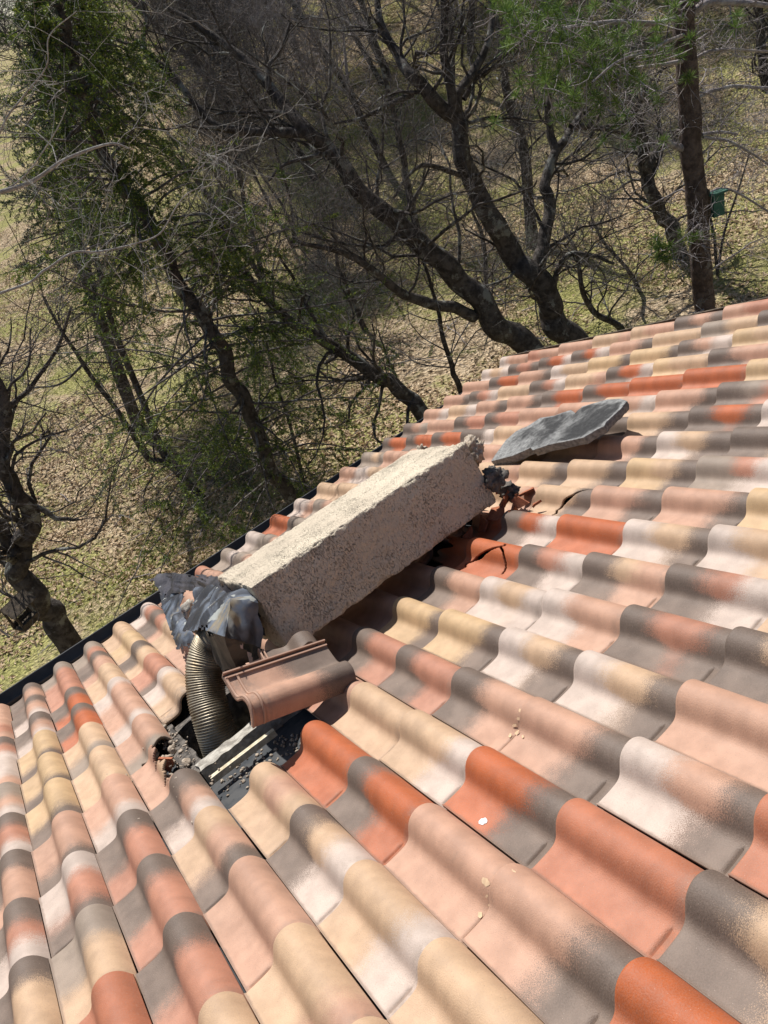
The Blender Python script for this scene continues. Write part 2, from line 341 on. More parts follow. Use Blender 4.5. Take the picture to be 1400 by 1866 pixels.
def lay(T, i, j, r, dh=0.0, jig=1.0):
    """from the tile's frame to world, laid in column i and course j with the small errors of a real roof"""
    a = r.gauss(0, .0035)*jig; du, dv, dz = r.gauss(0, .0011)*jig, r.gauss(0, .0035)*jig, r.uniform(-.0010, .0028)*jig
    x, y, z = T[..., 0], T[..., 1], T[..., 2]
    u = i*CW-SH+du + x - a*y; v = j*GA+dv + y + a*x
    return Wn(np.stack([u, v, z+dz+dh+.006+defh(u, v)], -1))
HOUSE = Vector((-1.2, 3.0, -2.9))
house = empty('house', HOUSE)
tag(house, 'low house whose sloping roof of mottled clay tiles fills the lower half', 'house')
MISSING = {(4, 5), (4, 6), (4, 7), (5, 5), (5, 6), (5, 7), (3, 6), (3, 5), (10, 7), (12, 7), (11, 6), (10, 6)}
def px_of(P):
    P = np.asarray(P)-CAM; c = np.array([P@cr, -(P@cu), P@cf]); return c[0]/c[2]*FPX+700, c[1]/c[2]*FPX+933, c[2]
cands = []
for i in range(-12, 22):
    for j in range(0, 19):
        if (i, j) in MISSING: continue
        c = W(i*CW-.09, (j+.5)*GA, 0); x, y, d = px_of(c)
        vis = d > .5 and -80 < x < 1480 and 500 < y < 1950
        # tiles under the fallen stack show little
        hid = (5 <= i <= 10 and 3 <= j <= 6)
        cands.append((0 if (vis and not hid) else 1, d, i, j))
cands.sort(); near = set((i, j) for _, _, i, j in cands[:100]); rest = MB(); rest.attrs = None
for _, _, i, j in cands:
    r = random.Random(i*131+j*17+5)
    cd = CODES.get(i, []); code = cd[j] if 0 <= j < len(cd) else r.choice(RND)
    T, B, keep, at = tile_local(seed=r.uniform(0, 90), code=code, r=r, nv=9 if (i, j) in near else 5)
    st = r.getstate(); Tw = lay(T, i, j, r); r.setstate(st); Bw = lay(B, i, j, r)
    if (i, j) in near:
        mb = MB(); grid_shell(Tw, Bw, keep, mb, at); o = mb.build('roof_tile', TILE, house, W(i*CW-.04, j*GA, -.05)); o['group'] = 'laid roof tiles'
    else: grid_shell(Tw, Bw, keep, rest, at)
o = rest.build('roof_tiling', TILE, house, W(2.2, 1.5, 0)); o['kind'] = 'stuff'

# sheet under the tiles (dark underlay), with the hole where the stack stood
SU0, SU1, SV0, SV1 = .665, 1.21, 2.0, 2.56
u_ = MB()
def deck(a, b, c, d, h0=-.135, h1=-.155):
    q = np.array([[x, y, z] for z in (h1, h0) for y in (c, d) for x in (a, b)])
    u_.add(Wn(q), [[0, 2, 3, 1], [4, 5, 7, 6], [0, 1, 5, 4], [2, 6, 7, 3], [0, 4, 6, 2], [1, 3, 7, 5]])
deck(-2.6, SU0, -.05, 7.1); deck(SU1, 4.62, -.05, 7.1); deck(SU0, SU1, -.05, SV0); deck(SU0, SU1, SV1, 7.1)
u_.build('underlay', membrane, house, W(1, 2, -.15), smooth=False)
# verge board at the far edge, walls and soffit
vb = MB()
for v0 in np.arange(-.02, 7.0, 1.0):
    c = W(4.655, v0+.5, -.09); vb.box(c, (.018, 1.0, .15), np.array([[-1, 0, 0], [0, CT, ST], [0, -ST, CT]]))
vb.build('verge_board', oldwood, house, W(4.86, 3, -.1), smooth=False)
wl = MB(); wl.box((-1.1, 3.6, -1.55), (7.0, 6.0, 2.75)); wl.build('wall', wallm, house, (-1.1, 3.6, -1.6), smooth=False)
gb = MB()
gp = [(4.70, .55, -2.4), (4.70, 6.4, -2.4), (4.70, 6.4, 2.0), (4.70, .55, -.05)]
P0 = [(-x, y, z) for x, y, z in gp]; P1 = [(x, y, z) for (x, y, z) in [(-4.6, .6, -2.9), (-4.6, 6.6, -2.9), (-4.6, 6.6, 2.05), (-4.6, .6, -.07)]]
P2 = [(2.4, y, z) for (x, y, z) in P1]
for Pq, fq in ((P1, [[0, 1, 2, 3]]), (P2, [[3, 2, 1, 0]])):
    gb = MB(); gb.add(Pq, fq); gb.build('gable_wall', wallm, house, (0, 3, 0), smooth=False)
# gutter
GU = np.linspace(-2.6, 4.95, 60)
def gh(u): return .006 - .0205*(u)                      # falls towards the far end
gs = [(-.150, .000), (-.146, .004), (-.142, .000), (-.143, -.035), (-.138, -.070), (-.110, -.088), (-.060, -.092), (-.022, -.086), (-.008, -.060), (-.006, -.045)]
gm = MB(); ring = []
for u in GU: ring.append([W(u, v, h+gh(u)-.004) for v, h in gs])
Tg = np.array(ring); Bg = Tg - np.array([0, 0, .0025]); Bg[..., 1] -= .001
grid_shell(Tg, Bg, np.ones((len(GU)-1, len(gs)-1), bool), gm, {})
gut = gm.build('gutter', gutter_m, house, W(1, -.1, -.05)); sub_sharp(gut, 40)
fa = MB(); fa.box(W(1.15, -.0, -.125)+np.array([0, .012, -.03]), (7.4, .02, .12)); fa.build('fascia_board', gutter_m, house, W(1.1, 0, -.12), smooth=False)

def chunk(n, size, seed, c, rough=.35, stretch=(1, 1, 1), mb=None):
    """a broken lump: icosphere pushed about"""
    import bmesh
    bm = bmesh.new(); bmesh.ops.create_icosphere(bm, subdivisions=n, radius=1)
    V = np.array([v.co[:] for v in bm.verts]); F = np.array([[v.index for v in f.verts] for f in bm.faces]); bm.free()
    rs = np.random.RandomState(seed)
    for _ in range(9):                                  # cut flat faces off it
        d = nrm(rs.normal(size=3)); k = rs.uniform(.55, .85); s = V@d; V = V - np.outer(np.maximum(s-k, 0), d)
    dn = np.array([fbm(v*1.0+seed*3.1, 3.0, 3) for v in V]); V = V*(1+dn[:, None]*rough)
    V = V*np.array(stretch)*size
    q = rotv(rs.normal(size=3)); V = V@q.T*1.0+np.asarray(c)
    mb.add(V, F)

# ------------------------------------------------------------------ stub of the chimney in the hole
stub = MB()
def rough_box(mb, a, b, n=(14, 14, 6), amp=.008, seed=0.0, f=22, back=None):
    """box between two roof-space corners with worn, uneven faces; back maps roof coords further"""
    a, b = np.array(a, float), np.array(b, float); s = b-a
    for ax_ in range(3):
        o1, o2 = [(1, 2), (0, 2), (0, 1)][ax_]
        for side in (0, 1):
            U, V = np.meshgrid(np.linspace(0, 1, n[o1]+1), np.linspace(0, 1, n[o2]+1), indexing='ij')
            P = np.zeros(U.shape+(3,)); P[..., o1] = U; P[..., o2] = V; P[..., ax_] = side
            P = a+P*s; q = P.reshape(-1, 3)
            # displacement depends on place only, so the faces stay joined
            D = np.array([mnoise.noise_vector(Vector(p*f)+Vector((seed, 0, 0))) for p in q])*amp + np.array([mnoise.noise_vector(Vector(p*f*.3)+Vector((seed, 3, 0))) for p in q])*amp*1.3
            q = q+D
            if back is not None: q = back(q)
            k = np.arange(U.size).reshape(U.shape); F = np.stack([k[:-1, :-1], k[1:, :-1], k[1:, 1:], k[:-1, 1:]], -1).reshape(-1, 4)
            if (side == 0) ^ (ax_ == 1): F = F[:, ::-1]
            mb.add(Wn(q), F)
rough_box(stub, (SU0-.035, SV0-.10, -.40), (SU0+.045, SV1, -.085), (6, 40, 20), .010, 1)
rough_box(stub, (SU1-.045, SV0, -.40), (SU1+.02, SV1, -.10), (6, 40, 20), .010, 2)
rough_box(stub, (SU0, SV0-.05, -.40), (SU1, SV0+.03, -.11), (40, 6, 20), .010, 3)
stb = empty('chimney_stub', Vector(W(.94, 2.3, -.4)))
tag(stb, 'broken concrete chimney stub left in the hole in the roof', 'chimney stub')
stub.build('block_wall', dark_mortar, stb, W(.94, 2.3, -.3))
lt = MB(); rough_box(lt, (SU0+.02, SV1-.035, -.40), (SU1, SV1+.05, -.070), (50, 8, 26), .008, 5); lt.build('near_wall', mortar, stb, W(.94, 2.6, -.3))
bt = MB(); p0, p1 = rp(384, 1419, -.075), rp(485, 1342, -.075)
d = nrm(p1-p0); e = np.array([-d[1], d[0], 0]); q = []
for s_, t_, h_ in [(s, t, h) for h in (-.095, -.07) for t in (-.012, .012) for s in (0, 1)]: q.append(p0+(p1-p0)*s_*1.15+e*t_+np.array([0, 0, h_+.075]))
bt.add(Wn(np.array(q)), [[0, 2, 3, 1], [4, 5, 7, 6], [0, 1, 5, 4], [2, 6, 7, 3], [0, 4, 6, 2], [1, 3, 7, 5]])
tag(bt.build('wooden_batten', wood, None, Wn(p0), smooth=False), 'thin pale wooden batten lying along the stub edge', 'batten')
rb = MB(); rs = np.random.RandomState(3)
for k in range(110):
    t = rs.rand(); p = rp(400+t*150+rs.normal()*14, 1430-t*95+rs.normal()*12, -.12)
    chunk(1, rs.uniform(.003, .013), k, Wn(p+[0, 0, -.012]), .3, (1, .8, .6), rb)
for k in range(26):
    p = np.array([SU0-.09+rs.rand()*.1, SV0-.14+rs.rand()*.6, -.075]); chunk(2, rs.uniform(.012, .028), k+900, Wn(p), .4, (1, .8, .6), rb)
for k in range(60):
    p = np.array([SU0-.05+rs.rand()*.1, SV0-.08+rs.rand()*.6, -.08]); chunk(1, rs.uniform(.003, .011), k+300, Wn(p), .3, (1, .8, .6), rb)
for k in range(420):
    a_, b_ = ((.52, 2.2), (.62, 2.75), (2.50, 2.45), (2.62, 2.75), (1.5, 2.85))[k % 5]; u = a_+rs.normal()*.09; v = b_+rs.normal()*.14
    chunk(1, .0012+.009*rs.rand()**3, k+600, Wn(np.array([u, v, roof_h(u, v)+.001])), .3, (1, .8, .6), rb)
tag(rb.build('rubble', brown_dirt, None, Wn(rp(430, 1400, -.12))), 'crumbs of brown mortar scattered round the hole and the broken stack', 'rubble', kind='stuff')

# ------------------------------------------------------------------ flexible flue liner
def tube_path(P, R, S, mb, cap=False):
    P = np.asarray(P); T = nrm(np.gradient(P, axis=0)); n = nrm(np.cross(T, np.linalg.svd(P-P.mean(0))[2][2])); b = np.cross(T, n)
    a = np.linspace(0, 2*math.pi, S, endpoint=False)
    Rg = P[:, None] + np.asarray(R)[:, None, None]*(np.cos(a)[None, :, None]*n[:, None]+np.sin(a)[None, :, None]*b[:, None])
    K = len(P); k = np.arange(K*S).reshape(K, S); kx = np.roll(k, -1, 1)
    mb.add(Rg.reshape(-1, 3), np.stack([k[:-1], kx[:-1], kx[1:], k[1:]], -1).reshape(-1, 4))
hp = [rp(436, 1450, -.36), rp(407, 1372, -.17), rp(388, 1315, -.04), rp(376, 1264, .06), rp(374, 1214, .15), rp(390, 1168, .22), rp(430, 1128, .28)]
hp = catmull(np.array([Wn(p) for p in hp]), 60); L = np.concatenate([[0], np.cumsum(np.linalg.norm(np.diff(hp, axis=0), axis=1))])
ss = np.linspace(0, L[-1], 1000); hp = np.stack([np.interp(ss, L, hp[:, k]) for k in range(3)], -1)
fl = MB(); tube_path(hp, .079+.0021*np.sin(ss*2*math.pi/.0100), 40, fl)
tag(fl.build('flue_liner', steel, None, hp[0]), 'ribbed flexible steel flue liner bending out of the roof hole', 'flue pipe')

# ------------------------------------------------------------------ the fallen stack
BX = dict(o=np.array([1.221, 2.589, .085]), yaw=-.004, pit=.029, rol=.051, L=1.168, Wd=.539, H=.316)
def Rz(a): return np.array([[math.cos(a), -math.sin(a), 0], [math.sin(a), math.cos(a), 0], [0, 0, 1]])
def Ry(a): return np.array([[math.cos(a), 0, math.sin(a)], [0, 1, 0], [-math.sin(a), 0, math.cos(a)]])
def Rx(a): return np.array([[1, 0, 0], [0, math.cos(a), -math.sin(a)], [0, math.sin(a), math.cos(a)]])
MBX = Rz(BX['yaw'])@Ry(BX['pit'])@Rx(BX['rol'])
def bxp(q): return np.asarray(q)@MBX.T+BX['o']
stack = empty('chimney_stack', Vector(Wn(bxp([.6, -.27, 0]))))
tag(stack, 'toppled cream roughcast chimney stack lying across the roof tiles', 'chimney')
body = MB(); Lb, Wb, Hb = BX['L'], BX['Wd'], BX['H']
def shear(q):                                   # chipped edges, worn corners
    q = q.copy(); c_ = np.array([Lb/2, -Wb/2, Hb/2]); d = np.abs(q-c_)-np.array([Lb, Wb, Hb])/2   # distance inside each pair of faces
    e = np.sort(-d, axis=1)[:, 1]                # small near an edge
    n_ = np.array([max(0, mnoise.noise(Vector(p*9)+Vector((7, 0, 0)))+.12+.5*mnoise.noise(Vector(p*40))) for p in q])
    k = np.exp(-np.maximum(e, 0)/.012)*n_*.020 + np.exp(-np.maximum(e, 0)/.004)*.004
    return bxp(q - nrm(q-c_)*0 - np.sign(q-c_)*np.where(-d < .03, k[:, None], 0))
rough_box(body, (0, -Wb, 0), (Lb, 0, Hb), (190, 90, 54), .0040, 9, 24, shear)
body.build('rendered_shaft', roughcast, stack, Wn(bxp([.6, -.27, .15])))
for k, (x, y, z, s) in enumerate([(Lb+.03, -.05, Hb-.075, .07), (Lb+.015, -.47, Hb-.03, .04), (Lb+.05, .0, .10, .062), (Lb+.02, -.25, .1, .07), (Lb+.03, -.40, .06, .06)]):
    col_ = MB(); chunk(4, s, 40+k, Wn(bxp([x, y, z])), .5, (1.1, .85, .8), col_); col_.build('mortar_lump', dark_mortar if k >= 2 else brown_dirt, stack, Wn(bxp([x, y, z])))

# ------------------------------------------------------------------ torn lead flashing
def sheet(name, ctrl, parent, mat, nu=10, amp=.012, th=.0022, seed=0, f=14, label=None, ragged=.35, lin=True):
    """ctrl: rows of (px, py, h) traced points; a crumpled sheet of metal through them"""
    C = np.array([[Wn(rp(*p)) for p in r_] for r_ in ctrl])
    cm = catmull if not lin else (lambda P, n: np.concatenate([P[k]+(P[k+1]-P[k])*(np.arange(n)/n)[:, None] for k in range(len(P)-1)]+[P[-1:]]))
    a = np.stack([cm(C[:, k], nu) for k in range(C.shape[1])], 1); b = np.stack([cm(a[k], nu) for k in range(a.shape[0])], 0)
    M, N = b.shape[:2]; du = np.gradient(b, axis=0); dv = np.gradient(b, axis=1); nn = nrm(np.cross(du, dv))
    D = np.array([[abs(mnoise.noise(Vector(b[i, j]*f)+Vector((seed, 0, 0))))*2.4-.6 + .25*abs(mnoise.noise(Vector(b[i, j]*f*2.5)+Vector((0, seed, 0)))) for j in range(N)] for i in range(M)])
    b = b+nn*D[..., None]*amp
    e = np.minimum(np.minimum(np.arange(M-1)[:, None], np.arange(M-2, -1, -1)[:, None])+0*np.arange(N-1)[None], np.minimum(np.arange(N-1), np.arange(N-2, -1, -1))[None])
    ng = np.array([[mnoise.noise(Vector(b[i, j]*18)+Vector((seed, 5, 0))) for j in range(N-1)] for i in range(M-1)])
    keep = e > (ng+ragged-.3)*7
    mb = MB(); grid_shell(b, b-nn*th, keep, mb, {}); o = mb.build(name, mat, parent, b.reshape(-1, 3).mean(0)); sub_sharp(o, 42); return o
fl_ = empty('lead_flashing', Vector(Wn(rp(370, 1130, .1))))
tag(fl_, 'crumpled torn grey lead flashing at the broken end of the chimney', 'flashing')
# dark strip along the top
sheet('torn_strip', [[(270, 1056, .19), (300, 1043, .22), (345, 1046, .25), (392, 1048, .31), (425, 1058, .36)],
                     [(288, 1072, .17), (310, 1060, .19), (350, 1060, .24), (394, 1064, .32), (430, 1066, .37)],
                     [(298, 1092, .14), (316, 1082, .155), (352, 1076, .21), (398, 1082, .31), (440, 1076, .36)]], fl_, dark_lead, 9, .016, seed=1, f=9, ragged=.05)
sheet('hanging_flap', [[(290, 1068, .17), (316, 1070, .17), (342, 1078, .19)], [(296, 1110, .12), (312, 1106, .135), (328, 1104, .13)],
                       [(308, 1145, .08), (324, 1140, .10), (346, 1146, .09)], [(322, 1184, .04), (340, 1182, .06), (366, 1172, .07)]], fl_, lead, 9, .013, seed=4, f=9, ragged=.08)
sheet('hood', [[(357, 1072, .31), (388, 1066, .35), (416, 1080, .385), (462, 1068, .36)],
               [(350, 1104, .30), (386, 1096, .35), (420, 1094, .41), (470, 1100, .33)],
               [(332, 1150, .27), (372, 1148, .33), (410, 1160, .37), (478, 1180, .18)]], fl_, lead, 12, .013, seed=9, ragged=-.0, f=8)
sheet('folded_flange', [[(350, 1150, .25), (376, 1150, .30), (408, 1160, .36), (446, 1170, .28)], [(376, 1176, .22), (394, 1184, .24), (418, 1190, .27), (452, 1196, .20)], [(404, 1222, .15), (412, 1236, .13), (436, 1228, .14), (457, 1216, .11)]], fl_, brown_black_lead, 7, .004, seed=15, ragged=.05, f=8)
sheet('shadow_sheet', [[(440, 1072, .34), (460, 1070, .36), (474, 1090, .30)], [(440, 1130, .22), (464, 1150, .20), (484, 1160, .16)], [(445, 1200, .08), (462, 1205, .06), (474, 1200, .05)]], fl_, membrane, 9, .006, seed=12)  # dark sheet put in for the deep shadow inside the broken end
cc = MB(); chunk(3, .055, 77, Wn(rp(343, 1110, .13)), .4, (1, .8, .8), cc)
tag(cc.build('mortar_lump', mortar, None, Wn(rp(343, 1110, .1))), 'pale mortar lump caught inside the lead flashing', 'rubble')

# ------------------------------------------------------------------ broken cap slab
sp = [(894, 838, .045), (905, 822, .055), (922, 800, .07), (940, 786, .08), (962, 775, .10), (985, 762, .11), (1010, 757, .13), (1040, 746, .15), (1049, 752, .15), (1062, 740, .16), (1108, 728, .18), (1131, 726, .19), (1143, 731, .19), (1130, 746, .18), (1104, 766, .17), (1100, 774, .165), (1088, 780, .155), (1064, 797, .13), (1040, 803, .115), (1000, 812, .09), (972, 822, .07), (968, 818, .07), (935, 831, .055)]
def outline(P, n=4):
    out = []
    for k in range(len(P)):
        a, b = np.array(P[k]), np.array(P[(k+1) % len(P)])
        out += [a+(b-a)*t/n for t in range(n)]
    return np.array(out)
top = np.array([rp(*p) for p in outline([(x, y, .032+(h-.045)*.62) for x, y, h in sp], 6)]); cen = top.mean(0)
# fit a plane, then build rings inwards with worn relief
A_ = np.c_[top[:, :2], np.ones(len(top))]; cf_ = np.linalg.lstsq(A_, top[:, 2], rcond=None)[0]
rs = np.random.RandomState(2); N0 = len(top); rings = [1, .985, .93, .8, .65, .5, .35, .2, .08]; Vt, So = [], []
sn = nrm(np.array([-cf_[0], -cf_[1], 1.0]))
for q in rings:
    for p in top:
        s = cen+(p-cen)*q; s[2] = cf_@[s[0], s[1], 1]
        nzv = fbm(s, 20, 4); s = s+sn*(nzv*.005*(1 if q < .95 else .3) - (.0015 if q == 1 else 0)); 
        Vt.append(s); So.append([smooth(1.0, .55, q)*.0+(.36 if q < .85 else .28 if q < .95 else .0)]*3)
Vb = []
for q in (1.0, .97):
    for k, p in enumerate(top):
        s = cen+(p-cen)*q; s[2] = cf_@[s[0], s[1], 1]; s = s-sn*((.018 if q == 1.0 else .042)+.004*fbm(p, 40, 2)); Vb.append(s); So.append([0]*3)
V = np.array(Vt+Vb+[cen-sn*.042]); So = np.array(So+[[0]*3]); F = []
def stitch(a, b): 
    k = np.arange(N0); return np.stack([a+k, a+(k+1) % N0, b+(k+1) % N0, b+k], -1)
for k in range(len(rings)-1): F.append(stitch(k*N0, (k+1)*N0))
F.append(stitch(len(rings)*N0, 0)); F.append(stitch((len(rings)+1)*N0, len(rings)*N0))
k = np.arange(N0); last = (len(rings)-1)*N0; tri = np.stack([np.full(N0, len(V)-1), (len(rings)+1)*N0+(k+1) % N0, (len(rings)+1)*N0+k], -1)
V = np.vstack([V, V[last:last+N0].mean(0)]); So = np.vstack([So, So[last]])
tri2 = np.stack([np.full(N0, len(V)-1), last+k, last+(k+1) % N0], -1)
sm = MB(); sm.add(Wn(V), np.concatenate(F), soot=So); sm.F[3] = [tri, tri2]
slab = sm.build('cap_slab', slab_m, None, Wn(cen)); sub_sharp(slab, 38)
tag(slab, 'broken grey concrete chimney cap slab blackened with soot, resting on the tiles', 'slab')

# ------------------------------------------------------------------ loose and broken tiles
def place_tile(name, pos, rv, code, label, seed, keepf=None, group=None, ribs=True, mat=TILE, cat='roof tile'):
    M = rotv(np.array(rv)) if len(rv) == 3 and np.ndim(rv) == 1 else rv; r = random.Random(seed)
    T, B, keep, at = tile_local(seed=seed*1.7, code=code, r=r, fine=True, keepf=keepf)
    T = T.copy(); B = B.copy()
    for a in (T, B): a[..., 2] += LIFT*a[..., 1]/GA + .06
    t = empty(name, Vector(Wn(np.array(pos)))); tag(t, label, cat, group)
    to = lambda X: Wn(X@M.T+np.array(pos))
    mb = MB(); grid_shell(to(T), to(B), keep, mb, at); mb.build('clay_body', mat, t, to(np.array([.11, .2, 0])))
    if ribs:
        P = catmull(prof, 2)
        for (y0, y1, hh) in () if ribs == 'side' else ((LEN-.008, LEN, .011), (GA+.004, GA+.012, .008)):
            rbm = MB(); X = np.zeros((3, len(P), 3)); X[..., 0] = P[:, 0]; X[..., 2] = P[:, 1]+.06
            Tt = X[:2].copy(); Tt[0, :, 1] = y0; Tt[1, :, 1] = y1; Tt[..., 2] += hh; Bb = Tt.copy(); Bb[..., 2] -= hh+.004
            a2 = {k: np.tile(v[:1], (2*len(P), 1)) for k, v in at.items()}; a2['tuv'] = a2['tuv']*0+[[.05, .9, seed]]
            grid_shell(to(Tt), to(Bb), np.ones((1, len(P)-1), bool), rbm, a2); rbm.build('head_rib', mat, t, to(np.array([.1, y0, 0])))
        for x0, hh in ((-.024, .014), (-.006, .007)):
            rbm = MB(); q = np.array([[x, y, z] for z in (-.012, hh) for y in (0.0, .085 if ribs == 'side' else LEN) for x in (x0, x0+.006)]); 
            a2 = {k: np.tile(v[:1], (8, 1)) for k, v in at.items()}; a2['tuv'] = a2['tuv']*0+[[.05, .9, seed]]
            rbm.add(to(q), [[0, 2, 3, 1], [4, 5, 7, 6], [0, 1, 5, 4], [2, 6, 7, 3], [0, 4, 6, 2], [1, 3, 7, 5]], **a2); rbm.build('side_rib', mat, t, to(np.array([x0, .2, 0])), smooth=False)
        rbm = MB(); q = np.array([[x, y, z] for z in (-.014, -.004) for y in (0.0, .085 if ribs == 'side' else LEN) for x in (-.024, .004)]); a2 = {k: np.tile(v[:1], (8, 1)) for k, v in at.items()}
        rbm.add(to(q), [[0, 2, 3, 1], [4, 5, 7, 6], [0, 1, 5, 4], [2, 6, 7, 3], [0, 4, 6, 2], [1, 3, 7, 5]], **a2); rbm.build('side_channel', mat, t, to(np.array([0, .2, 0])), smooth=False)
    return t
place_tile('loose_roof_tile', (1.3198, 2.7652, .085), (-.2114, .8924, 1.4615), 'DPP', 'dusty pink roof tile torn loose and lying crosswise over the hole', 5)
xh = nrm(np.array([.275, .01, -.144])); yh = np.array([0, .92, -.39]); yh = nrm(yh-xh*(xh@yh)); M2 = np.stack([xh, yh, np.cross(xh, yh)], 1)
place_tile('loose_roof_tile', (1.105+xh[0]*.024, 2.652, .195+xh[2]*.024), M2, 'DPP', 'displaced pink and grey tile wedged between the stack and the crosswise tile', 8, keepf=lambda x, y: y < .088+.008*np.sin(x*70), ribs='side')
# laid tiles that are cracked or broken: split by jagged gaps
def crackf(lines, wdt):
    def f(x, y):
        d = np.full(x.shape, 9.0)
        for L_ in lines:
            L_ = np.array(L_)
            for a, b in zip(L_[:-1], L_[1:]):
                t = np.clip(((x-a[0])*(b[0]-a[0])+(y-a[1])*(b[1]-a[1]))/((b-a)@(b-a)), 0, 1)
                d = np.minimum(d, np.hypot(x-a[0]-t*(b[0]-a[0]), y-a[1]-t*(b[1]-a[1])))
        return d > wdt
    return f
def laid(i, j, code, label, keepf, name='broken_roof_tile', dh=0, cat='roof tile'):
    r = random.Random(i*131+j*17+5); T, B, keep, at = tile_local(seed=i+j*.7, code=code, r=r, fine=True, keepf=keepf)
    st = r.getstate(); Tw = lay(T, i, j, r, dh); r.setstate(st); Bw = lay(B, i, j, r, dh)
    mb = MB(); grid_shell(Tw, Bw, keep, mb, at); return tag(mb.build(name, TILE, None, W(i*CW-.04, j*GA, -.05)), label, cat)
jag = [(0.0, .03), (.04, .05), (.06, .03), (.09, .07), (.105, .12), (.12, .16), (.14, .20), (.16, .235), (.175, .22), (.19, .25)]
laid(10, 7, 'OOO', 'cracked orange tile in the shade beside the toppled stack', crackf([jag, [(.15, .215), (.13, .25), (.10, .28), (.06, .29)]], .0065), 'cracked_roof_tile')
laid(12, 7, 'CCD', 'cracked beige tile with a jagged split near its grey head', crackf([[(0, .15), (.05, .18), (.07, .165), (.10, .19), (.12, .24), (.15, .28), (.19, .34), (.21, .36)]], .0065), 'cracked_roof_tile')
laid(10, 6, 'DOO', 'smashed grey and orange tile crushed under the stack corner', lambda x, y: (y > .17+.06*np.sin(x*60)+.03*np.sin(x*171)))
laid(11, 6, 'DPO', 'snapped grey tile with a ragged end below the cracked beige one', lambda x, y: (y > .12+.03*np.sin(x*50+1)+.02*np.sin(x*140)))
laid(3, 5, 'PPG', 'mortar smeared pale tile broken off beside the hole', lambda x, y: (y < GA-.05-.03*np.sin(x*37)) | (x < .06))
laid(3, 6, 'PCP', 'half broken pink tile with red clay showing at the roof hole', lambda x, y: (x < .115+.02*np.sin(y*40)+.01*np.sin(y*133)) & (y < GA+.02))
# shards
sh_specs = [(905, 872, .04, .05), (925, 905, .03, .06), (945, 915, .02, .05), (960, 895, .0, .05), (900, 935, .0, .06), (880, 955, -.02, .06), (935, 935, -.02, .05), (915, 890, .06, .035), (890, 915, .03, .04), (855, 975, -.03, .05), (975, 912, -.01, .035), (300, 1392, -.05, .05)]
for k, (x, y, h, s) in enumerate(sh_specs):
    rs = np.random.RandomState(50+k); n = rs.randint(5, 8); an = np.sort(rs.rand(n)*2*math.pi); P = np.stack([np.cos(an)*rs.uniform(.5, 1.2, n), np.sin(an)*rs.uniform(.5, 1.2, n), np.zeros(n)], -1)*s
    q = rotv(rs.normal(size=3)*.7); top_ = P@q.T+rp(x, y, h); bot = top_-q[:, 2]*.011
    kk = np.arange(n); mb = MB(); mb.add(Wn(np.vstack([top_, bot])), np.stack([kk, (kk+1) % n, (kk+1) % n+n, kk+n], -1))
    mb.add(Wn(np.vstack([top_, top_.mean(0)])), np.stack([(kk+1) % n, kk, np.full(n, n)], -1)); mb.add(Wn(np.vstack([bot, bot.mean(0)])), np.stack([kk, (kk+1) % n, np.full(n, n)], -1))
    o = mb.build('tile_shard', raw_clay, None, Wn(rp(x, y, h)), smooth=False)
    if k < 11: tag(o, ['uppermost clay shard behind the dark mortar lump', 'clay shard propped against the right side of the dark lump', 'clay shard just below and right of the dark lump', 'rightmost clay shard lying near the beige tile heads',
        'long clay shard in shadow under the lower corner of the stack', 'lowest but one shard in the deep shade under the stack', 'shard in the shade above the smashed grey and orange tile', 'small shard sticking up between stack and dark lump', 'small shard touching the corner of the toppled stack',
        'shard lying above the cracked orange tile in the shade', 'smallest shard between the dark lump and the snapped grey tile'][k], 'tile shard', 'clay shards by the stack')
    else: tag(o, 'red clay shard standing at the left edge of the roof hole', 'tile shard')
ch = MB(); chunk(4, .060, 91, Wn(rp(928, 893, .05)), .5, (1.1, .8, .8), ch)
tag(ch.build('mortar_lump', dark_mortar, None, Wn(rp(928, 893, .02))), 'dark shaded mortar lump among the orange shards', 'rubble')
ochre = simple('ochre_lichen', (.60, .43, .27), (.52, .36, .23), 90, .9); dropping = simple('white_dropping', (.85, .85, .85), (.7, .72, .74), 200, .5)
for k, (x, y, s_) in enumerate([(952, 1300, 5), (948, 1314, 4), (940, 1326, 4), (945, 1339, 5), (932, 1344, 4), (955, 1346, 3), (888, 1612, 9), (917, 1595, 6), (938, 1592, 7), (909, 1634, 6), (890, 1638, 3), (878, 1672, 6), (926, 1640, 3), (895, 1655, 3), (862, 1705, 3), (883, 1501, 8)]):
    rs = np.random.RandomState(k); P = []
    for t in np.linspace(0, 2*math.pi, 13)[:-1]:
        q = on_roof(x+math.cos(t)*s_*(.85+.2*math.sin(2*t+k)+.1*math.sin(5*t)), y+math.sin(t)*s_*(.85+.2*math.sin(2*t+k)+.1*math.sin(5*t))); q[2] += .0082; P.append(q)
    P.append(on_roof(x, y)+[0, 0, .0084]); kk = np.arange(12); m_ = MB(); m_.add(Wn(np.array(P)), np.stack([kk, (kk+1) % 12, np.full(12, 12)], -1))
    m_.build('bird_dropping' if k == 15 else 'lichen_spot', dropping if k == 15 else ochre, house, Wn(P[-1]))
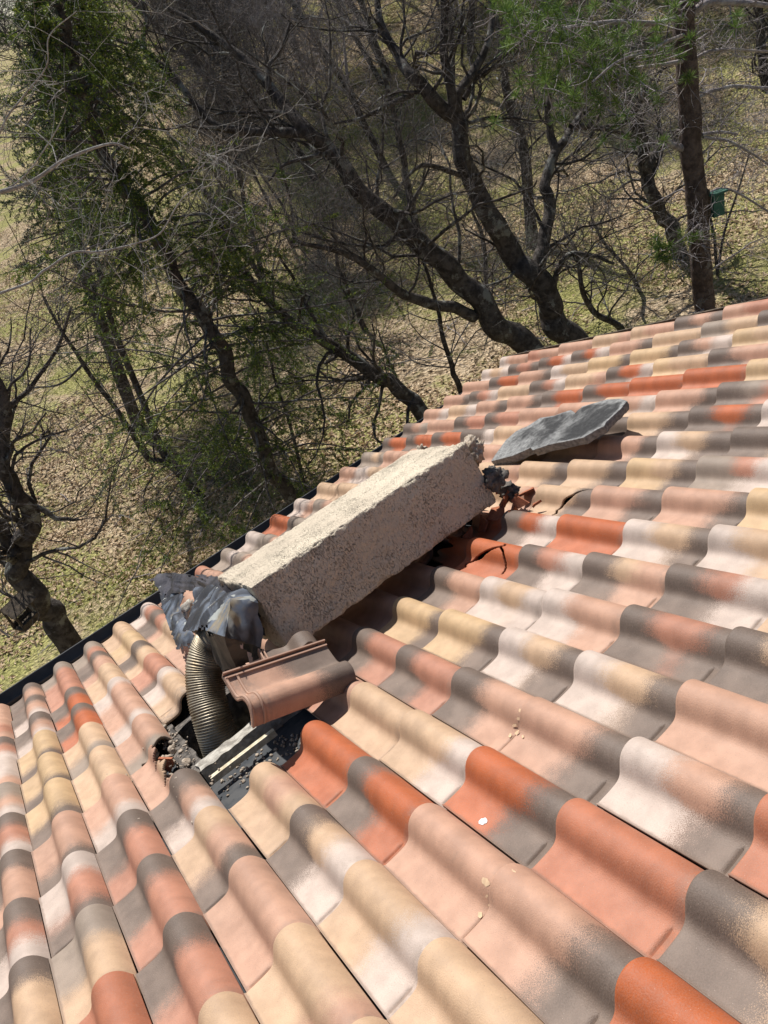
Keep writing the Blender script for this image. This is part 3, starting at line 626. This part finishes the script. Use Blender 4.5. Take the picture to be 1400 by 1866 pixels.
# ------------------------------------------------------------------ trees
def walk(p, d, Ln, K, wig, grav, rs):
    N = len(p); P = np.zeros((N, K+1, 3)); P[:, 0] = p; d = nrm(d)
    for k in range(K):
        d = nrm(d + rs.normal(size=(N, 3))*wig + np.array([0, 0, grav])); P[:, k+1] = P[:, k] + d*(Ln/K)[:, None]
    return P
def tubes(P, Rr, S, mb):
    N, K = P.shape[:2]; T = nrm(np.gradient(P, axis=1)); ref = np.eye(3)[np.abs(T).max(1).argmin(-1)][:, None, :]
    n = nrm(np.cross(T, ref)); b = np.cross(T, n); a = np.linspace(0, 2*math.pi, S, endpoint=False)
    V = P[:, :, None]+Rr[:, :, None, None]*(np.cos(a)[:, None]*n[:, :, None]+np.sin(a)[:, None]*b[:, :, None])
    k = np.arange(N*K*S).reshape(N, K, S); kx = np.roll(k, -1, 2)
    mb.add(V.reshape(-1, 3), np.stack([k[:, :-1], kx[:, :-1], kx[:, 1:], k[:, 1:]], -1).reshape(-1, 4))
def children(P, Rr, n, lo, rs, ang=(35, 75), upb=.1):
    """n children on each of the N parents, attached beyond the fraction lo"""
    N, K = P.shape[:2]; t = lo+(1-lo)*rs.rand(N, n); x = t*(K-1); k = np.minimum(x.astype(int), K-2); f = (x-k)[..., None]
    ii = np.arange(N)[:, None]; p = P[ii, k]*(1-f)+P[ii, k+1]*f; T = nrm(P[ii, k+1]-P[ii, k]); r = Rr[ii, k]*(1-f[..., 0])+Rr[ii, k+1]*f[..., 0]
    q = nrm(np.cross(T, rs.normal(size=T.shape))); A = np.radians(rs.uniform(ang[0], ang[1], (N, n)))[..., None]
    d = nrm(T*np.cos(A)+q*np.sin(A)+np.array([0, 0, upb])); return p.reshape(-1, 3), d.reshape(-1, 3), r.reshape(-1), t.reshape(-1)
def limb(pts, r0, r1, rs, n=10, wig=.25):
    P = catmull(np.array(pts), n); K = len(P); r = np.linspace(r0, r1, K)
    m_ = max(3, K//5); kx_ = np.linspace(0, 1, m_); nzz = rs.normal(size=(m_, 3)); nz = np.stack([np.interp(np.linspace(0, 1, K), kx_, nzz[:, c]) for c in range(3)], -1); nz = (nz+np.roll(nz, 1, 0)+np.roll(nz, -1, 0))/3; nz *= np.minimum(1, np.arange(K)/6)[:, None]; P = P+nz*r[:, None]*wig*1.3
    return P, r*(1+.03*np.sin(np.arange(K)*.9+rs.rand()*6))
def twigs(limbs, rs, thick, thin, n1=50, L1=(.7, 2.0), n2=7, L2=(.3, .9), n3=6, L3=(.12, .4), lo=.15, wig=.28, up=.12, k1=.34, tip=.0018, S1=5):
    """grow three orders of branches along the limbs; returns order-2 tubes for hanging foliage"""
    tot = sum(len(P) for P, r in limbs); keepP = []
    for P, r in limbs:
        n = max(2, int(n1*len(P)/tot)); p, d, rr_, t = children(P[None], r[None], n, lo, rs, (35, 80), .25)
        Ln = rs.uniform(*L1, len(p))*(1.15-.45*t); A = walk(p, d, Ln, 8, wig, up*.3, rs); ra = np.minimum(rr_*k1, .024)
        RA = ra[:, None]*np.linspace(1, .3, 9)[None]; tubes(A, RA, S1, thick)
        p, d, rr_, t = children(A, RA, n2, .15, rs); Ln = rs.uniform(*L2, len(p)); B = walk(p, d, Ln, 5, wig*1.1, up*.3, rs); rb_ = np.maximum(rr_*.5, tip*1.3)
        RB = rb_[:, None]*np.linspace(1, .35, 6)[None]; tubes(B, RB, 4, thin); keepP.append(B)
        if n3:
            p, d, rr_, t = children(B, RB, n3, .1, rs); Ln = rs.uniform(*L3, len(p)); Cc = walk(p, d, Ln, 3, wig*1.2, up*.3, rs)
            RC_ = np.full(len(p), tip)[:, None]*np.linspace(1, .5, 4)[None]; tubes(Cc, RC_, 3, thin)
    return np.concatenate(keepP)
def gz(p): return float(ground_z(p[0], p[1]))
def rooted(pxs, D, extra=0.25):
    """traced limb standing on the ground: pxs from base up, each (px, py[, dD]); adds the hidden foot"""
    P = [vp(q[0], q[1], D+(q[2] if len(q) > 2 else 0)) for q in pxs]; a, b = P[0], P[1]; d = nrm(a-b); d = nrm(d*.6+np.array([0, 0, -.8])); foot = a.copy()
    while foot[2] > gz(foot)-extra: foot = foot+d*.1
    if np.linalg.norm(foot-a) > .15: P = [foot]+P
    else: P[0] = a
    return P, foot
def PX(px, D): return 2*D/((ray(700, 933)@ray(700, 933))**.5)*px/2      # width in px -> metres at distance D (radius of px wide)
def oak(name, trunks, D, n1, seed, label, cat='tree', tw=twig_dark, thk=oak_bark, group=None, tipm=1.0, **kw):
    rs = np.random.RandomState(seed); tr = MB(); cr_ = MB(); th_ = MB(); LB = []; foot = None
    for k, (pxs, w0, w1) in enumerate(trunks):
        if k == 0: P, foot = rooted(pxs, D)
        else: P = [vp(q[0], q[1], D+(q[2] if len(q) > 2 else 0)) for q in pxs]
        r0, r1 = w0/2/FPX*px_of(P[0])[2], w1/2/FPX*px_of(P[-1])[2]
        P, r = limb(P, r0, r1, rs)
        if k == 0: r[:6] *= np.linspace(1.25, 1, 6)
        LB.append((P, r)); tubes(P[None], r[None], 12, tr)
    twigs(LB, rs, th_, cr_, n1=n1, **kw)
    o = empty(name, Vector(foot)); tag(o, label, cat, group)
    tr.build('trunk', thk, o, foot); th_.build('branches', thk, o, foot); cr_.build('twigs', tw, o, foot)
    return o
oak('bare_oak', [([(968, 648), (905, 590), (848, 530), (790, 468), (745, 425), (700, 385), (640, 322), (600, 280), (560, 240), (500, 175, .3), (445, 110, .6), (370, 55, .8), (300, 10, 1.0)], 44, 9),
                 ([(568, 245), (520, 240), (470, 238), (400, 232), (350, 180, .2), (305, 130, .4), (262, 90, .5), (215, 75, .6)], 20, 5), ([(330, 160, .3), (265, 92, .5), (268, 40, .6), (255, -20, .7)], 10, 5),
                 ([(600, 282), (570, 285, -.2), (520, 300, -.4), (490, 330, -.5)], 10, 4), ([(865, 577), (800, 556, -.2), (740, 538, -.4), (700, 508, -.5), (650, 470, -.6), (600, 452, -.7), (530, 440, -.8)], 22, 6),
                 ([(490, 165, .3), (490, 120, .4), (515, 85, .5), (530, 40, .6)], 12, 5)],
    8.8, 58, 11, 'big dark leaning oak with a long limb reaching left, rising behind the roof edge', n2=8, n3=7)
oak('bare_oak', [([(1048, 618), (1020, 580), (982, 527), (950, 480), (910, 425), (875, 365), (850, 302), (835, 240), (810, 200), (760, 146), (730, 110, .2), (705, 70, .4), (690, 0, .6)], 48, 11),
                 ([(838, 250), (822, 180), (812, 110), (812, 30), (806, -30)], 20, 12), ([(835, 240), (840, 180), (862, 130, .1), (888, 85, .2), (898, 30, .3), (893, -20, .4)], 20, 10),
                 ([(975, 520), (985, 470, .1), (990, 430, .2), (997, 370, .3), (1003, 320, .4), (1012, 275, .5), (1032, 250, .6), (1052, 220, .7), (1078, 195, .8), (1120, 150, 1.0)], 28, 8),
                 ([(1012, 275, .5), (1002, 230, .6), (998, 190, .6), (1012, 140, .7), (1050, 80, .8)], 16, 6), ([(845, 180, .1), (870, 140, .2), (905, 122, .3), (940, 110, .4)], 12, 5),
                 ([(840, 320), (800, 305, -.3), (765, 303, -.5), (735, 330, -.7), (718, 360, -.8)], 10, 4), ([(750, 172, .1), (710, 190, -.2), (660, 215, -.4), (610, 225, -.5)], 12, 4),
                 ([(1000, 560), (1030, 470, -.2), (1075, 465, -.3), (1120, 480, -.4)], 12, 5), ([(1040, 230, .6), (1100, 235, .8), (1160, 250, 1.0)], 12, 5)],
    9.2, 72, 12, 'forked dark oak with two thick stems behind the right of the roof', n2=8, n3=7)
oak('bare_oak', [([(772, 755), (735, 718), (702, 690), (655, 658), (600, 625), (550, 597), (505, 565), (470, 530), (430, 470), (400, 410)], 30, 9), ([(600, 625), (560, 560, .2), (530, 500, .3), (500, 455, .3)], 9, 4)],
    8.7, 40, 13, 'thin dark trunk leaning left out from the gutter near the middle', n2=7, n3=6)
oak('bare_oak', [([(838, 712), (823, 668), (808, 615), (800, 570), (786, 520), (770, 470), (760, 400)], 11, 4)], 9.3, 14, 14, 'spindly dark sapling standing left of the big leaning oak', n2=6, n3=5)
oak('bare_oak', [([(312, 852), (272, 835), (236, 780), (200, 730), (150, 660), (115, 610), (80, 540)], 13, 5), ([(150, 665), (110, 700, -.1), (60, 708, -.2)], 5, 3)], 10.5, 22, 15, 'small dead tree leaning left over the leaf covered slope', n2=7, n3=5)
oak('bare_oak', [([(122, 1178), (95, 1120), (62, 1085), (34, 1045), (38, 1005), (56, 965), (50, 935), (28, 885), (10, 840), (8, 780), (2, 730), (-30, 660), (-60, 560), (-40, 460, -.5)], 44, 14),
                 ([(52, 925), (68, 925), (95, 942), (125, 945), (145, 947)], 14, 5), ([(34, 1020), (20, 1000), (0, 960), (-40, 900), (-90, 800)], 30, 16),
                 ([(5, 790), (20, 740, .1), (60, 700, .3), (100, 640, .4), (130, 560, .5)], 12, 5)],
    6.9, 42, 16, 'gnarled old oak at the left edge with a bird feeder beside it', n2=7, n3=6)
# pale sunlit boughs coming in from the left belong to a tree just outside the frame
oak('bare_oak', [([(-420, 1250), (-380, 900), (-320, 640), (-220, 560), (-90, 560), (40, 520), (85, 492), (130, 462), (180, 458), (240, 445), (292, 425), (325, 372), (350, 348), (400, 334)], 5, 1.6),
                 ([(-300, 640), (-200, 480), (-90, 390), (0, 350), (45, 320), (95, 250), (120, 200)], 4.5, 1.6), ([(-200, 480), (-100, 330), (-20, 270), (12, 215), (45, 170), (85, 120), (90, 65), (140, 20)], 5, 1.6),
                 ([(0, 350), (60, 330), (120, 290), (200, 262), (235, 270)], 9, 3)],
    6.2, 20, 17, 'pale bare tree reaching sunlit branches in from the left edge', tw=twig_pale, thk=twig_pale, n2=6, n3=4, lo=.35, L1=(.4, 1.3))
oak('bare_oak', [([(1230, 432), (1212, 395), (1192, 350), (1178, 300), (1170, 250), (1155, 190), (1140, 120), (1120, 40), (1110, -30)], 28, 14), ([(1180, 310), (1215, 250, .2), (1240, 270, .2), (1245, 240, .3)], 16, 5),
                 ([(1160, 210), (1120, 230), (1070, 232), (1040, 225)], 9, 4)],
    12.3, 60, 18, 'dark bare tree on the slope between the forked oak and the pine trunk', n2=7, n3=6)
oak('bare_oak', [([(1402, 190), (1396, 150), (1390, 90), (1382, 30), (1375, -40)], 20, 12)], 17, 26, 19, 'dark bare trunk high at the right edge of the view')
oak('bare_oak', [([(1310, 545), (1307, 480), (1300, 420), (1285, 350), (1270, 250)], 7, 3), ([(1307, 500), (1320, 420), (1345, 350), (1365, 280)], 5, 3)], 11, 14, 20, 'thin sapling growing beside the nest box', n2=6, n3=4)
for sd_, pts_, w0_, D_, lab in [(31, [(955, 320), (950, 250), (930, 190), (915, 100), (900, 0)], 22, 15, 'bare tree on the slope left of the pine bough'), (32, [(745, 350), (735, 280), (715, 200), (690, 100), (660, 0)], 14, 17, 'slim dark tree on the slope between the two oaks'),
                               (33, [(890, 555), (885, 500), (880, 440), (860, 380)], 12, 12.5, 'short dark stem standing behind the fork of the oaks'), (34, [(1180, 560), (1150, 500), (1100, 440), (1080, 400)], 9, 11.5, 'low arching bare shrub behind the roof edge near the pine trunk'),
                               (35, [(1125, 590), (1080, 565), (1060, 520), (1050, 460), (1030, 420)], 14, 10.5, 'crooked bare shrub just right of the forked oak'), (36, [(650, 560), (630, 520), (615, 480), (605, 400)], 11, 14, 'small bare tree in the gap below the long oak limb')]:
    oak('bare_tree', [(pts_, w0_, w0_*.4)], D_, 18, sd_, lab, n2=7, n3=5)

# foliage -----------------------------------------------------------
def blades(p, d, ln, wd, mb, rs):
    ln = np.asarray(ln)[:, None] if np.ndim(ln) else ln
    q = nrm(np.cross(d, rs.normal(size=d.shape))); a = p-q*wd; b = p+q*wd; m_ = p+d*ln*.55
    V = np.stack([p, m_-q*wd, p+d*ln, m_+q*wd], 1); k = np.arange(len(p)*4).reshape(-1, 4); mb.add(V.reshape(-1, 3), k)
def conifer(name, pxs, D, w0, w1, seed, label, nb=80, reach=(1.0, 2.2), ln=.045, dens=26, mat=fir_green, lo=.1, droop=-.06, group=None, keepn=1.0, wd=.006, top=True):
    rs = np.random.RandomState(seed); P, foot = rooted(pxs, D); P, r = limb(P, w0/2/FPX*D*1.02, w1/2/FPX*D*1.02, rs)
    tr, br, fo = MB(), MB(), MB(); tubes(P[None], r[None], 10, tr)
    p, d, rr_, t = children(P[None], r[None], nb, lo, rs, (70, 100), .05); Ln = rs.uniform(*reach, nb)*(1.15-1.02*t)
    A = walk(p, d, Ln, 8, .10, droop, rs); RA = np.minimum(rr_*.3, .016)[:, None]*np.linspace(1, .25, 9)[None]; tubes(A, RA, 4, br)
    p, d, rr_, t2 = children(A, RA, 13, .12, rs, (35, 65), -.08); B = walk(p, d, rs.uniform(.15, .55, len(p)), 4, .12, droop*1.5, rs)
    tubes(B, np.full((len(B), 1), .0022)*np.ones((1, 5)), 3, br)
    B = B[(rs.rand(len(B)) < keepn*1.25*np.clip(np.repeat(rs.rand(nb)*1.9-.45, 13)+np.repeat(smooth(.25, .8, t), 13)*.5, 0, 1))&(t2 > .25)]
    p, d, _, _ = children(B, np.ones(B.shape[:2]), dens, .05, rs, (30, 70), .05)
    blades(p, d, rs.uniform(.6, 1.3, len(p))*ln, wd, fo, rs)
    o = empty(name, Vector(foot)); tag(o, label, 'tree', group); tr.build('trunk', oak_bark, o, foot); br.build('branches', twig_dark, o, foot); fo.build('needles', mat, o, foot)
    return o
conifer('conifer', [(532, 910), (500, 860), (465, 790), (440, 730), (420, 682), (398, 630), (370, 580), (340, 535), (308, 480), (288, 430), (252, 372), (222, 340), (195, 280), (170, 220), (148, 155), (124, 78), (108, 15), (100, -60)],
        8.4, 34, 14, 21, 'tall dark conifer with sparse drooping sprays leaning left behind the gutter', nb=170, reach=(1.0, 3.0), keepn=1.1, dens=85, wd=.0048, ln=.036)
conifer('conifer', [(560, 900), (530, 780), (505, 700), (490, 640), (470, 560)], 9.3, 9, 3, 22, 'young slender conifer close behind the tall one', nb=50, reach=(.4, 1.1), keepn=.7)
conifer('conifer', [(150, 480), (138, 380), (130, 280), (134, 180), (138, 90), (142, 0), (146, -80)], 13.5, 24, 12, 23, 'dense dark evergreen in the top left corner against the sky', nb=150, reach=(.7, 1.45), keepn=1.2, dens=60, droop=-.03, mat=dark_fir)
conifer('conifer', [(215, 620), (190, 520), (165, 420), (150, 330), (140, 240)], 12, 14, 5, 24, 'mid green conifer in the tangle at the upper left', nb=80, reach=(.6, 1.6), keepn=.7)

def pine():
    rs = np.random.RandomState(41); D = 8.6; P, foot = rooted([(1285, 572), (1279, 500), (1273, 400), (1264, 300), (1257, 200), (1250, 100), (1245, 0), (1238, -100)], D)
    P, r = limb(P, 42/2/FPX*D*1.02, 34/2/FPX*D*1.02, rs, wig=.05); tr, br, tw, fo = MB(), MB(), MB(), MB(); tubes(P[None], r[None], 16, tr)
    LB = []
    for pxs, w0, w1 in [([(1262, 25), (1290, 5), (1340, 2), (1410, 8)], 14, 8), ([(1268, 105), (1300, 92), (1340, 90), (1400, 95, .3)], 6, 4), ([(1272, 178), (1305, 163), (1350, 158), (1420, 160)], 8, 5),
                        ([(1280, 245), (1310, 240), (1345, 244)], 7, 4), ([(1282, 250), (1330, 258), (1370, 280), (1400, 300)], 6, 4), ([(1284, 355), (1310, 344), (1345, 352), (1400, 385), (1440, 410)], 6, 3),
                        ([(1245, 270), (1225, 262), (1210, 240)], 14, 5), ([(1250, 30), (1200, 40, -.3), (1120, 40, -.6), (1040, 50, -.9), (960, 60, -1.2)], 10, 4), ([(1255, 110), (1180, 120, -.4), (1110, 130, -.8), (1050, 110, -1.1)], 8, 3),
                        ([(1252, 60), (1190, 90, -.6), (1130, 110, -1.0), (1080, 150, -1.3)], 7, 3), ([(1283, 400), (1250, 430, -.5), (1210, 460, -.9)], 4, 2)]:
        Q = [vp(q[0], q[1], D+(q[2] if len(q) > 2 else 0)) for q in pxs]; Q, rq = limb(Q, w0/2/FPX*D*1.02, w1/2/FPX*D*1.02, rs); tubes(Q[None], rq[None], 7, br); LB.append((Q, rq))
    twigs(LB+[(P, r*.4)], rs, br, tw, n1=110, L1=(.3, 1.0), n2=5, L2=(.15, .5), n3=3, L3=(.08, .25), up=-.25, k1=.3, tip=.0026)
    # needle tufts on the boughs to the left, and one low tuft
    cen_ = []
    for (Q, rq), n, spread in ((LB[7], 34, .28), (LB[8], 36, .30), (LB[9], 44, .30), (LB[10], 10, .10)):
        k = rs.randint(int(len(Q)*.3), len(Q), n); cen_.append(Q[k]+rs.normal(size=(n, 3))*spread)
    cen_.append(np.array([vp(1205+rs.normal()*14, 458+rs.normal()*12, D-.9) for _ in range(14)]))
    for n_, (x, y, sx, sy) in ((26, (990, 40, 40, 25)), (30, (1040, 95, 40, 30)), (16, (1010, 150, 35, 18)), (22, (1115, 145, 30, 14)), (14, (1075, 180, 35, 10)), (18, (950, 25, 30, 16))):
        cen_.append(np.array([vp(x+rs.normal()*sx, y+rs.normal()*sy, D-.8+rs.normal()*.4) for _ in range(n_)]))
    cen_ = np.concatenate(cen_); m_ = 60; p = np.repeat(cen_, m_, 0); d = nrm(rs.normal(size=(len(p), 3))+np.array([0, 0, .5]))
    blades(p, d, rs.uniform(.05, .12, len(p)), .003, fo, rs)
    # a twig under every tuft
    A = walk(cen_-np.array([0, 0, .0]), nrm(rs.normal(size=cen_.shape)+np.array([0, 0, -.6])), np.full(len(cen_), .3), 3, .2, -.05, rs); tubes(A, np.full((len(A), 4), .004), 3, tw)
    o = empty('pine_tree', Vector(foot)); tag(o, 'straight pine trunk at the right carrying a green nest box', 'tree')
    tr.build('trunk', pine_bark, o, foot); br.build('branches', twig_grey, o, foot); tw.build('twigs', twig_grey, o, foot); fo.build('needles', pine_green, o, foot)
    return D
DP = pine()

# low green bushes
def bush(x, y, D, size, n, seed, label, mat=bush_green, name='shrub'):
    rs = np.random.RandomState(seed); c = vp(x, y, D); g0 = np.array([c[0], c[1], gz(c)]); 
    st, fo = MB(), MB(); k = 26; d = nrm(rs.normal(size=(k, 3))*[1, 1, .5]+[0, 0, 1.0]); A = walk(np.tile(g0, (k, 1)), d, rs.uniform(.5, 1.1, k)*size, 6, .2, .02, rs)
    RA = np.full((k, 1), .006)*np.linspace(1, .3, 7)[None]; tubes(A, RA, 4, st); p, d, _, _ = children(A, RA, 12, .2, rs); B = walk(p, d, rs.uniform(.15, .4, len(p))*size, 3, .2, 0, rs); tubes(B, np.full((len(B), 4), .002), 3, st)
    p, d, _, _ = children(B, np.ones(B.shape[:2]), n, .1, rs); blades(p, d, rs.uniform(.02, .04, len(p)), .008, fo, rs)
    o = empty(name, Vector(g0)); tag(o, label, 'shrub'); st.build('stems', twig_dark, o, g0); fo.build('leaves', mat, o, g0)
bush(1130, 575, 9.6, .75, 10, 1, 'fine green shrub just behind the roof edge right of the forked oak')
bush(930, 365, 13.5, 1.6, 7, 2, 'grey green shrub on the slope seen between the oak stems', leaf_mat('grey_leaves', [(.12, .16, .10), (.16, .20, .13), (.22, .26, .17)], 3))
bush(370, 700, 10.5, 1.0, 8, 3, 'low dark green bush in the shade left of the conifer trunk')
bush(640, 340, 17, 1.6, 6, 4, 'mid green undergrowth clump beyond the long oak limb')
bush(735, 270, 20, 1.8, 6, 5, 'yellowish green bush on the slope between the oaks')

# forest on the hillside: a few grown trees, copied
def bg_tree(seed, h, lean, mat, nt=1):
    rs = np.random.RandomState(seed); tr, th_, tw = MB(), MB(), MB(); LB = []
    for s in range(nt):
        d = nrm(np.array([rs.normal()*lean, rs.normal()*lean, 1.0])); P = walk(np.array([[rs.normal()*.12, rs.normal()*.12, -.3]]), d[None], np.array([h*rs.uniform(.8, 1.1)]), 14, .09, .02, rs)[0]
        r = np.linspace(.085/nt**.4, .018, 15)*h/7; LB.append((P, r)); tubes(P[None], r[None], 7, tr)
        p, d, rr_, t = children(P[None], r[None], 9, .25, rs, (25, 55), .3)
        A = walk(p, d, rs.uniform(.25, .45, 9)*h*(1.2-.7*t), 9, .14, .05, rs)
        for a, q in zip(A, rr_): LB.append((a, np.linspace(q*.55, .008, 10)))
        tubes(A, (rr_*.55)[:, None]*np.linspace(1, .25, 10)[None], 5, th_)
    twigs(LB, rs, th_, tw, n1=160, L1=(.5, 1.6), n2=8, L2=(.3, .9), n3=5, L3=(.15, .5), lo=.2, k1=.4, tip=.0035, S1=4)
    return [tr.mesh('trunk', oak_bark), th_.mesh('branches', mat), tw.mesh('twigs', mat)]
protos = [bg_tree(200+k, h, l, m_, n_) for k, (h, l, m_, n_) in enumerate([(7.5, .15, twig_grey, 1), (6.5, .25, twig_dark, 2), (8.5, .12, twig_grey, 2), (6.0, .3, twig_grey, 3), (9.0, .18, twig_dark, 1)])]
rs = np.random.RandomState(99); nbt = 0; placed = []
while nbt < 245:
    D = 13.5+85*rs.rand()**(1.6 if nbt < 70 else .85); az = R_(rs.uniform(-14, 66) if nbt < 110 else rs.uniform(8, 62)); x = CAM[0]-math.sin(az)*D; y = CAM[1]-math.cos(az)*D
    if any((x-a)**2+(y-b)**2 < (.8+D*.022)**2 for a, b in placed): continue
    qx, qy, qd = px_of((x, y, float(ground_z(x, y))))
    if D < 26 and (rs.rand() < .7 or nbt > 100): continue
    if D < 19 and 850 < qx: continue
    tx_, ty_, _ = px_of((x, y, float(ground_z(x, y))+9))
    if (qx < 60 and D > 24) or (tx_ < 75 and ty_ < 110): continue
    placed.append((x, y)); k = rs.randint(len(protos)); o = empty('bare_tree', Vector((x, y, float(ground_z(x, y)))))
    o.rotation_euler = (0, 0, rs.rand()*6.28); s = rs.uniform(.75, 1.2); o.scale = (s, s, s)
    lab = ['straight bare grey', 'twin stemmed dark', 'tall forked bare grey', 'low bushy bare grey', 'slim bare dark'][k]+' tree '+('low on the slope' if D < 30 else 'halfway uphill' if D < 55 else 'far uphill')+(', left of the conifers' if qx < 250 else ', behind the conifers' if qx < 560 else ', behind the long oak limb' if qx < 800 else ', behind the forked oak' if qx < 1150 else ', around the pine trunk')
    tag(o, lab, 'tree', 'bare trees on the hillside')
    for nm, me in zip(('trunk', 'branches', 'twigs'), protos[k]):
        c_ = bpy.data.objects.new(nm, me); col.objects.link(c_); c_.parent = o
    nbt += 1

# ------------------------------------------------------------------ litter and grass
def scatter(n, s0, s1, seed, pw=1.0, az=(-16, 68)):
    rs = np.random.RandomState(seed); D = s0+(s1-s0)*rs.rand(n)**pw; a = np.radians(rs.uniform(*az, n)); x = CAM[0]-np.sin(a)*D; y = CAM[1]-np.cos(a)*D
    return x, y, ground_z(x, y), rs
x, y, z, rs = scatter(170000, 6.0, 34, 5, 1.25); kp = (np.sin(x*.7+y*.4)+.7*np.sin(x*1.9-y*1.3)+.5*np.sin(y*3.1+x*.6)+rs.normal(size=len(x))*.5) > -.55; x, y, z = x[kp], y[kp], z[kp]; n = len(x)
p = np.stack([x, y, z+.008+rs.rand(n)*.02], -1); nn_ = nrm(rs.normal(size=(n, 3))*[.55, .55, .3]+[0, 0, 1]); t1 = nrm(np.cross(nn_, rs.normal(size=(n, 3)))); t2 = np.cross(nn_, t1)
s = rs.uniform(.018, .042, n)[:, None]; V = np.stack([p-t1*s*1.3, p+t2*s*.6+nn_*s*.35, p+t1*s*1.3, p-t2*s*.6+nn_*s*.35], 1)
mb = MB(); mb.add(V.reshape(-1, 3), np.arange(n*4).reshape(-1, 4)); tag(mb.build('fallen_leaves', dryleaf, smooth=False), 'brown fallen oak leaves covering the slope beyond the gutter', 'leaves', kind='stuff')
x, y, z, rs = scatter(150000, 6.0, 30, 6, 1.1)
msk = (np.sin(x*.9+1)*np.cos(y*.8+.5)+.6*np.sin(x*2.3+y*1.7)+.5*np.sin(x*.35-y*.5)) > .05
x, y, z = x[msk], y[msk], z[msk]; n = len(x); p = np.stack([x, y, z-.005], -1); d = nrm(rs.normal(size=(n, 3))*[.6, .6, .1]+[0, 0, 1])
mb = MB(); blades(p, d, rs.uniform(.05, .14, n), .004, mb, rs); tag(mb.build('grass', grass_m, smooth=False), 'patches of short yellow green grass between the fallen leaves', 'grass', kind='stuff')

x, y, z, rs = scatter(420, 6.5, 26, 8, 1.1); p = np.stack([x, y, z+.03], -1); A = walk(p, rs.normal(size=(420, 3))*[1, 1, .05], rs.uniform(.3, 1.4, 420), 6, .25, 0, rs)
A[..., 2] = ground_z(A[..., 0], A[..., 1])+.03+rs.rand(420, 1)*.03; mb = MB(); tubes(A, rs.uniform(.003, .012, (420, 1))*np.linspace(1, .4, 7)[None], 4, mb)
tag(mb.build('fallen_sticks', twig_grey), 'dead sticks lying among the leaves on the slope', 'sticks', kind='stuff')
# ------------------------------------------------------------------ nest box and bird feeder
def ubox(mb, c, size, rz=0, tilt=0):
    a = Rz(rz)@Rx(tilt); mb.box(c, size, a.T)
c = vp(1305, 372, DP-.05); face = math.atan2(c[1]-CAM[1], c[0]-CAM[0])+math.pi/2
nb = empty('nest_box', Vector(c)); tag(nb, 'small dark green wooden nest box fixed to the pine trunk', 'nest box')
m_ = MB(); ubox(m_, c, (.13, .14, .24), face+.5); m_.build('box_body', greenwood, nb, c, smooth=False)
m_ = MB(); ubox(m_, c+np.array([0, 0, .135]), (.19, .21, .022), face+.5, .12); m_.build('box_roof', greenwood, nb, c, smooth=False)
m_ = MB(); ubox(m_, c+np.array([0, 0, -.0])+wvec(np.array([-1., 0, 0]))*.10, (.03, .10, .34), face+.5); m_.build('mounting_board', oldwood, nb, c, smooth=False)
c = vp(40, 1118, 5.9); a0 = face*0+R_(25)
bf = empty('bird_feeder', Vector(c)); tag(bf, 'dark wooden bird feeder hut hanging beside the gnarled oak at left', 'bird feeder')
m_ = MB(); ubox(m_, c+[0, 0, -.10], (.22, .17, .02), a0); m_.build('floor', oldwood, bf, c, smooth=False)
for sx in (-1, 1):
    for sy in (-1, 1):
        m_ = MB(); q = Rz(a0)@np.array([sx*.095, sy*.07, 0]); ubox(m_, c+q, (.018, .018, .20), a0); m_.build('post', oldwood, bf, c, smooth=False)
for sy in (-1, 1):
    m_ = MB(); q = Rz(a0)@np.array([0, sy*.062, .125]); ubox(m_, c+q, (.27, .15, .012), a0, -sy*.62); m_.build('roof_board', oldwood, bf, c, smooth=False)
for sy in (-1, 1):
    m_ = MB(); q = Rz(a0)@np.array([0, sy*.078, -.07]); ubox(m_, c+q, (.22, .012, .04), a0); m_.build('rail', oldwood, bf, c, smooth=False)
m_ = MB(); q = nrm(np.array([.3, .2, 1.])); tubes(np.array([[c+[0, 0, .16], c+[.02, .0, .5], vp(52, 1000, 6.9)]]), np.full((1, 3), .003), 5, m_); m_.build('hanging_wire', oldwood, bf, c)
seen = {}
for o in scn.objects:
    if o.get('group') == 'bare trees on the hillside': seen.setdefault(o['label'], []).append((px_of(tuple(o.location))[0], o))
for lab, L_ in seen.items():
    if len(L_) > 1:
        L_.sort(key=lambda q: q[0])
        for k, (_, o) in enumerate(L_): o['label'] = lab + ', ' + ('leftmost', 'second', 'third', 'fourth', 'fifth', 'sixth', 'seventh', 'eighth', 'ninth', 'tenth', 'eleventh', 'twelfth', 'thirteenth', 'fourteenth', 'fifteenth')[min(k, 14)] + ('' if k == 0 else ' from left')
bpy.context.view_layer.update()
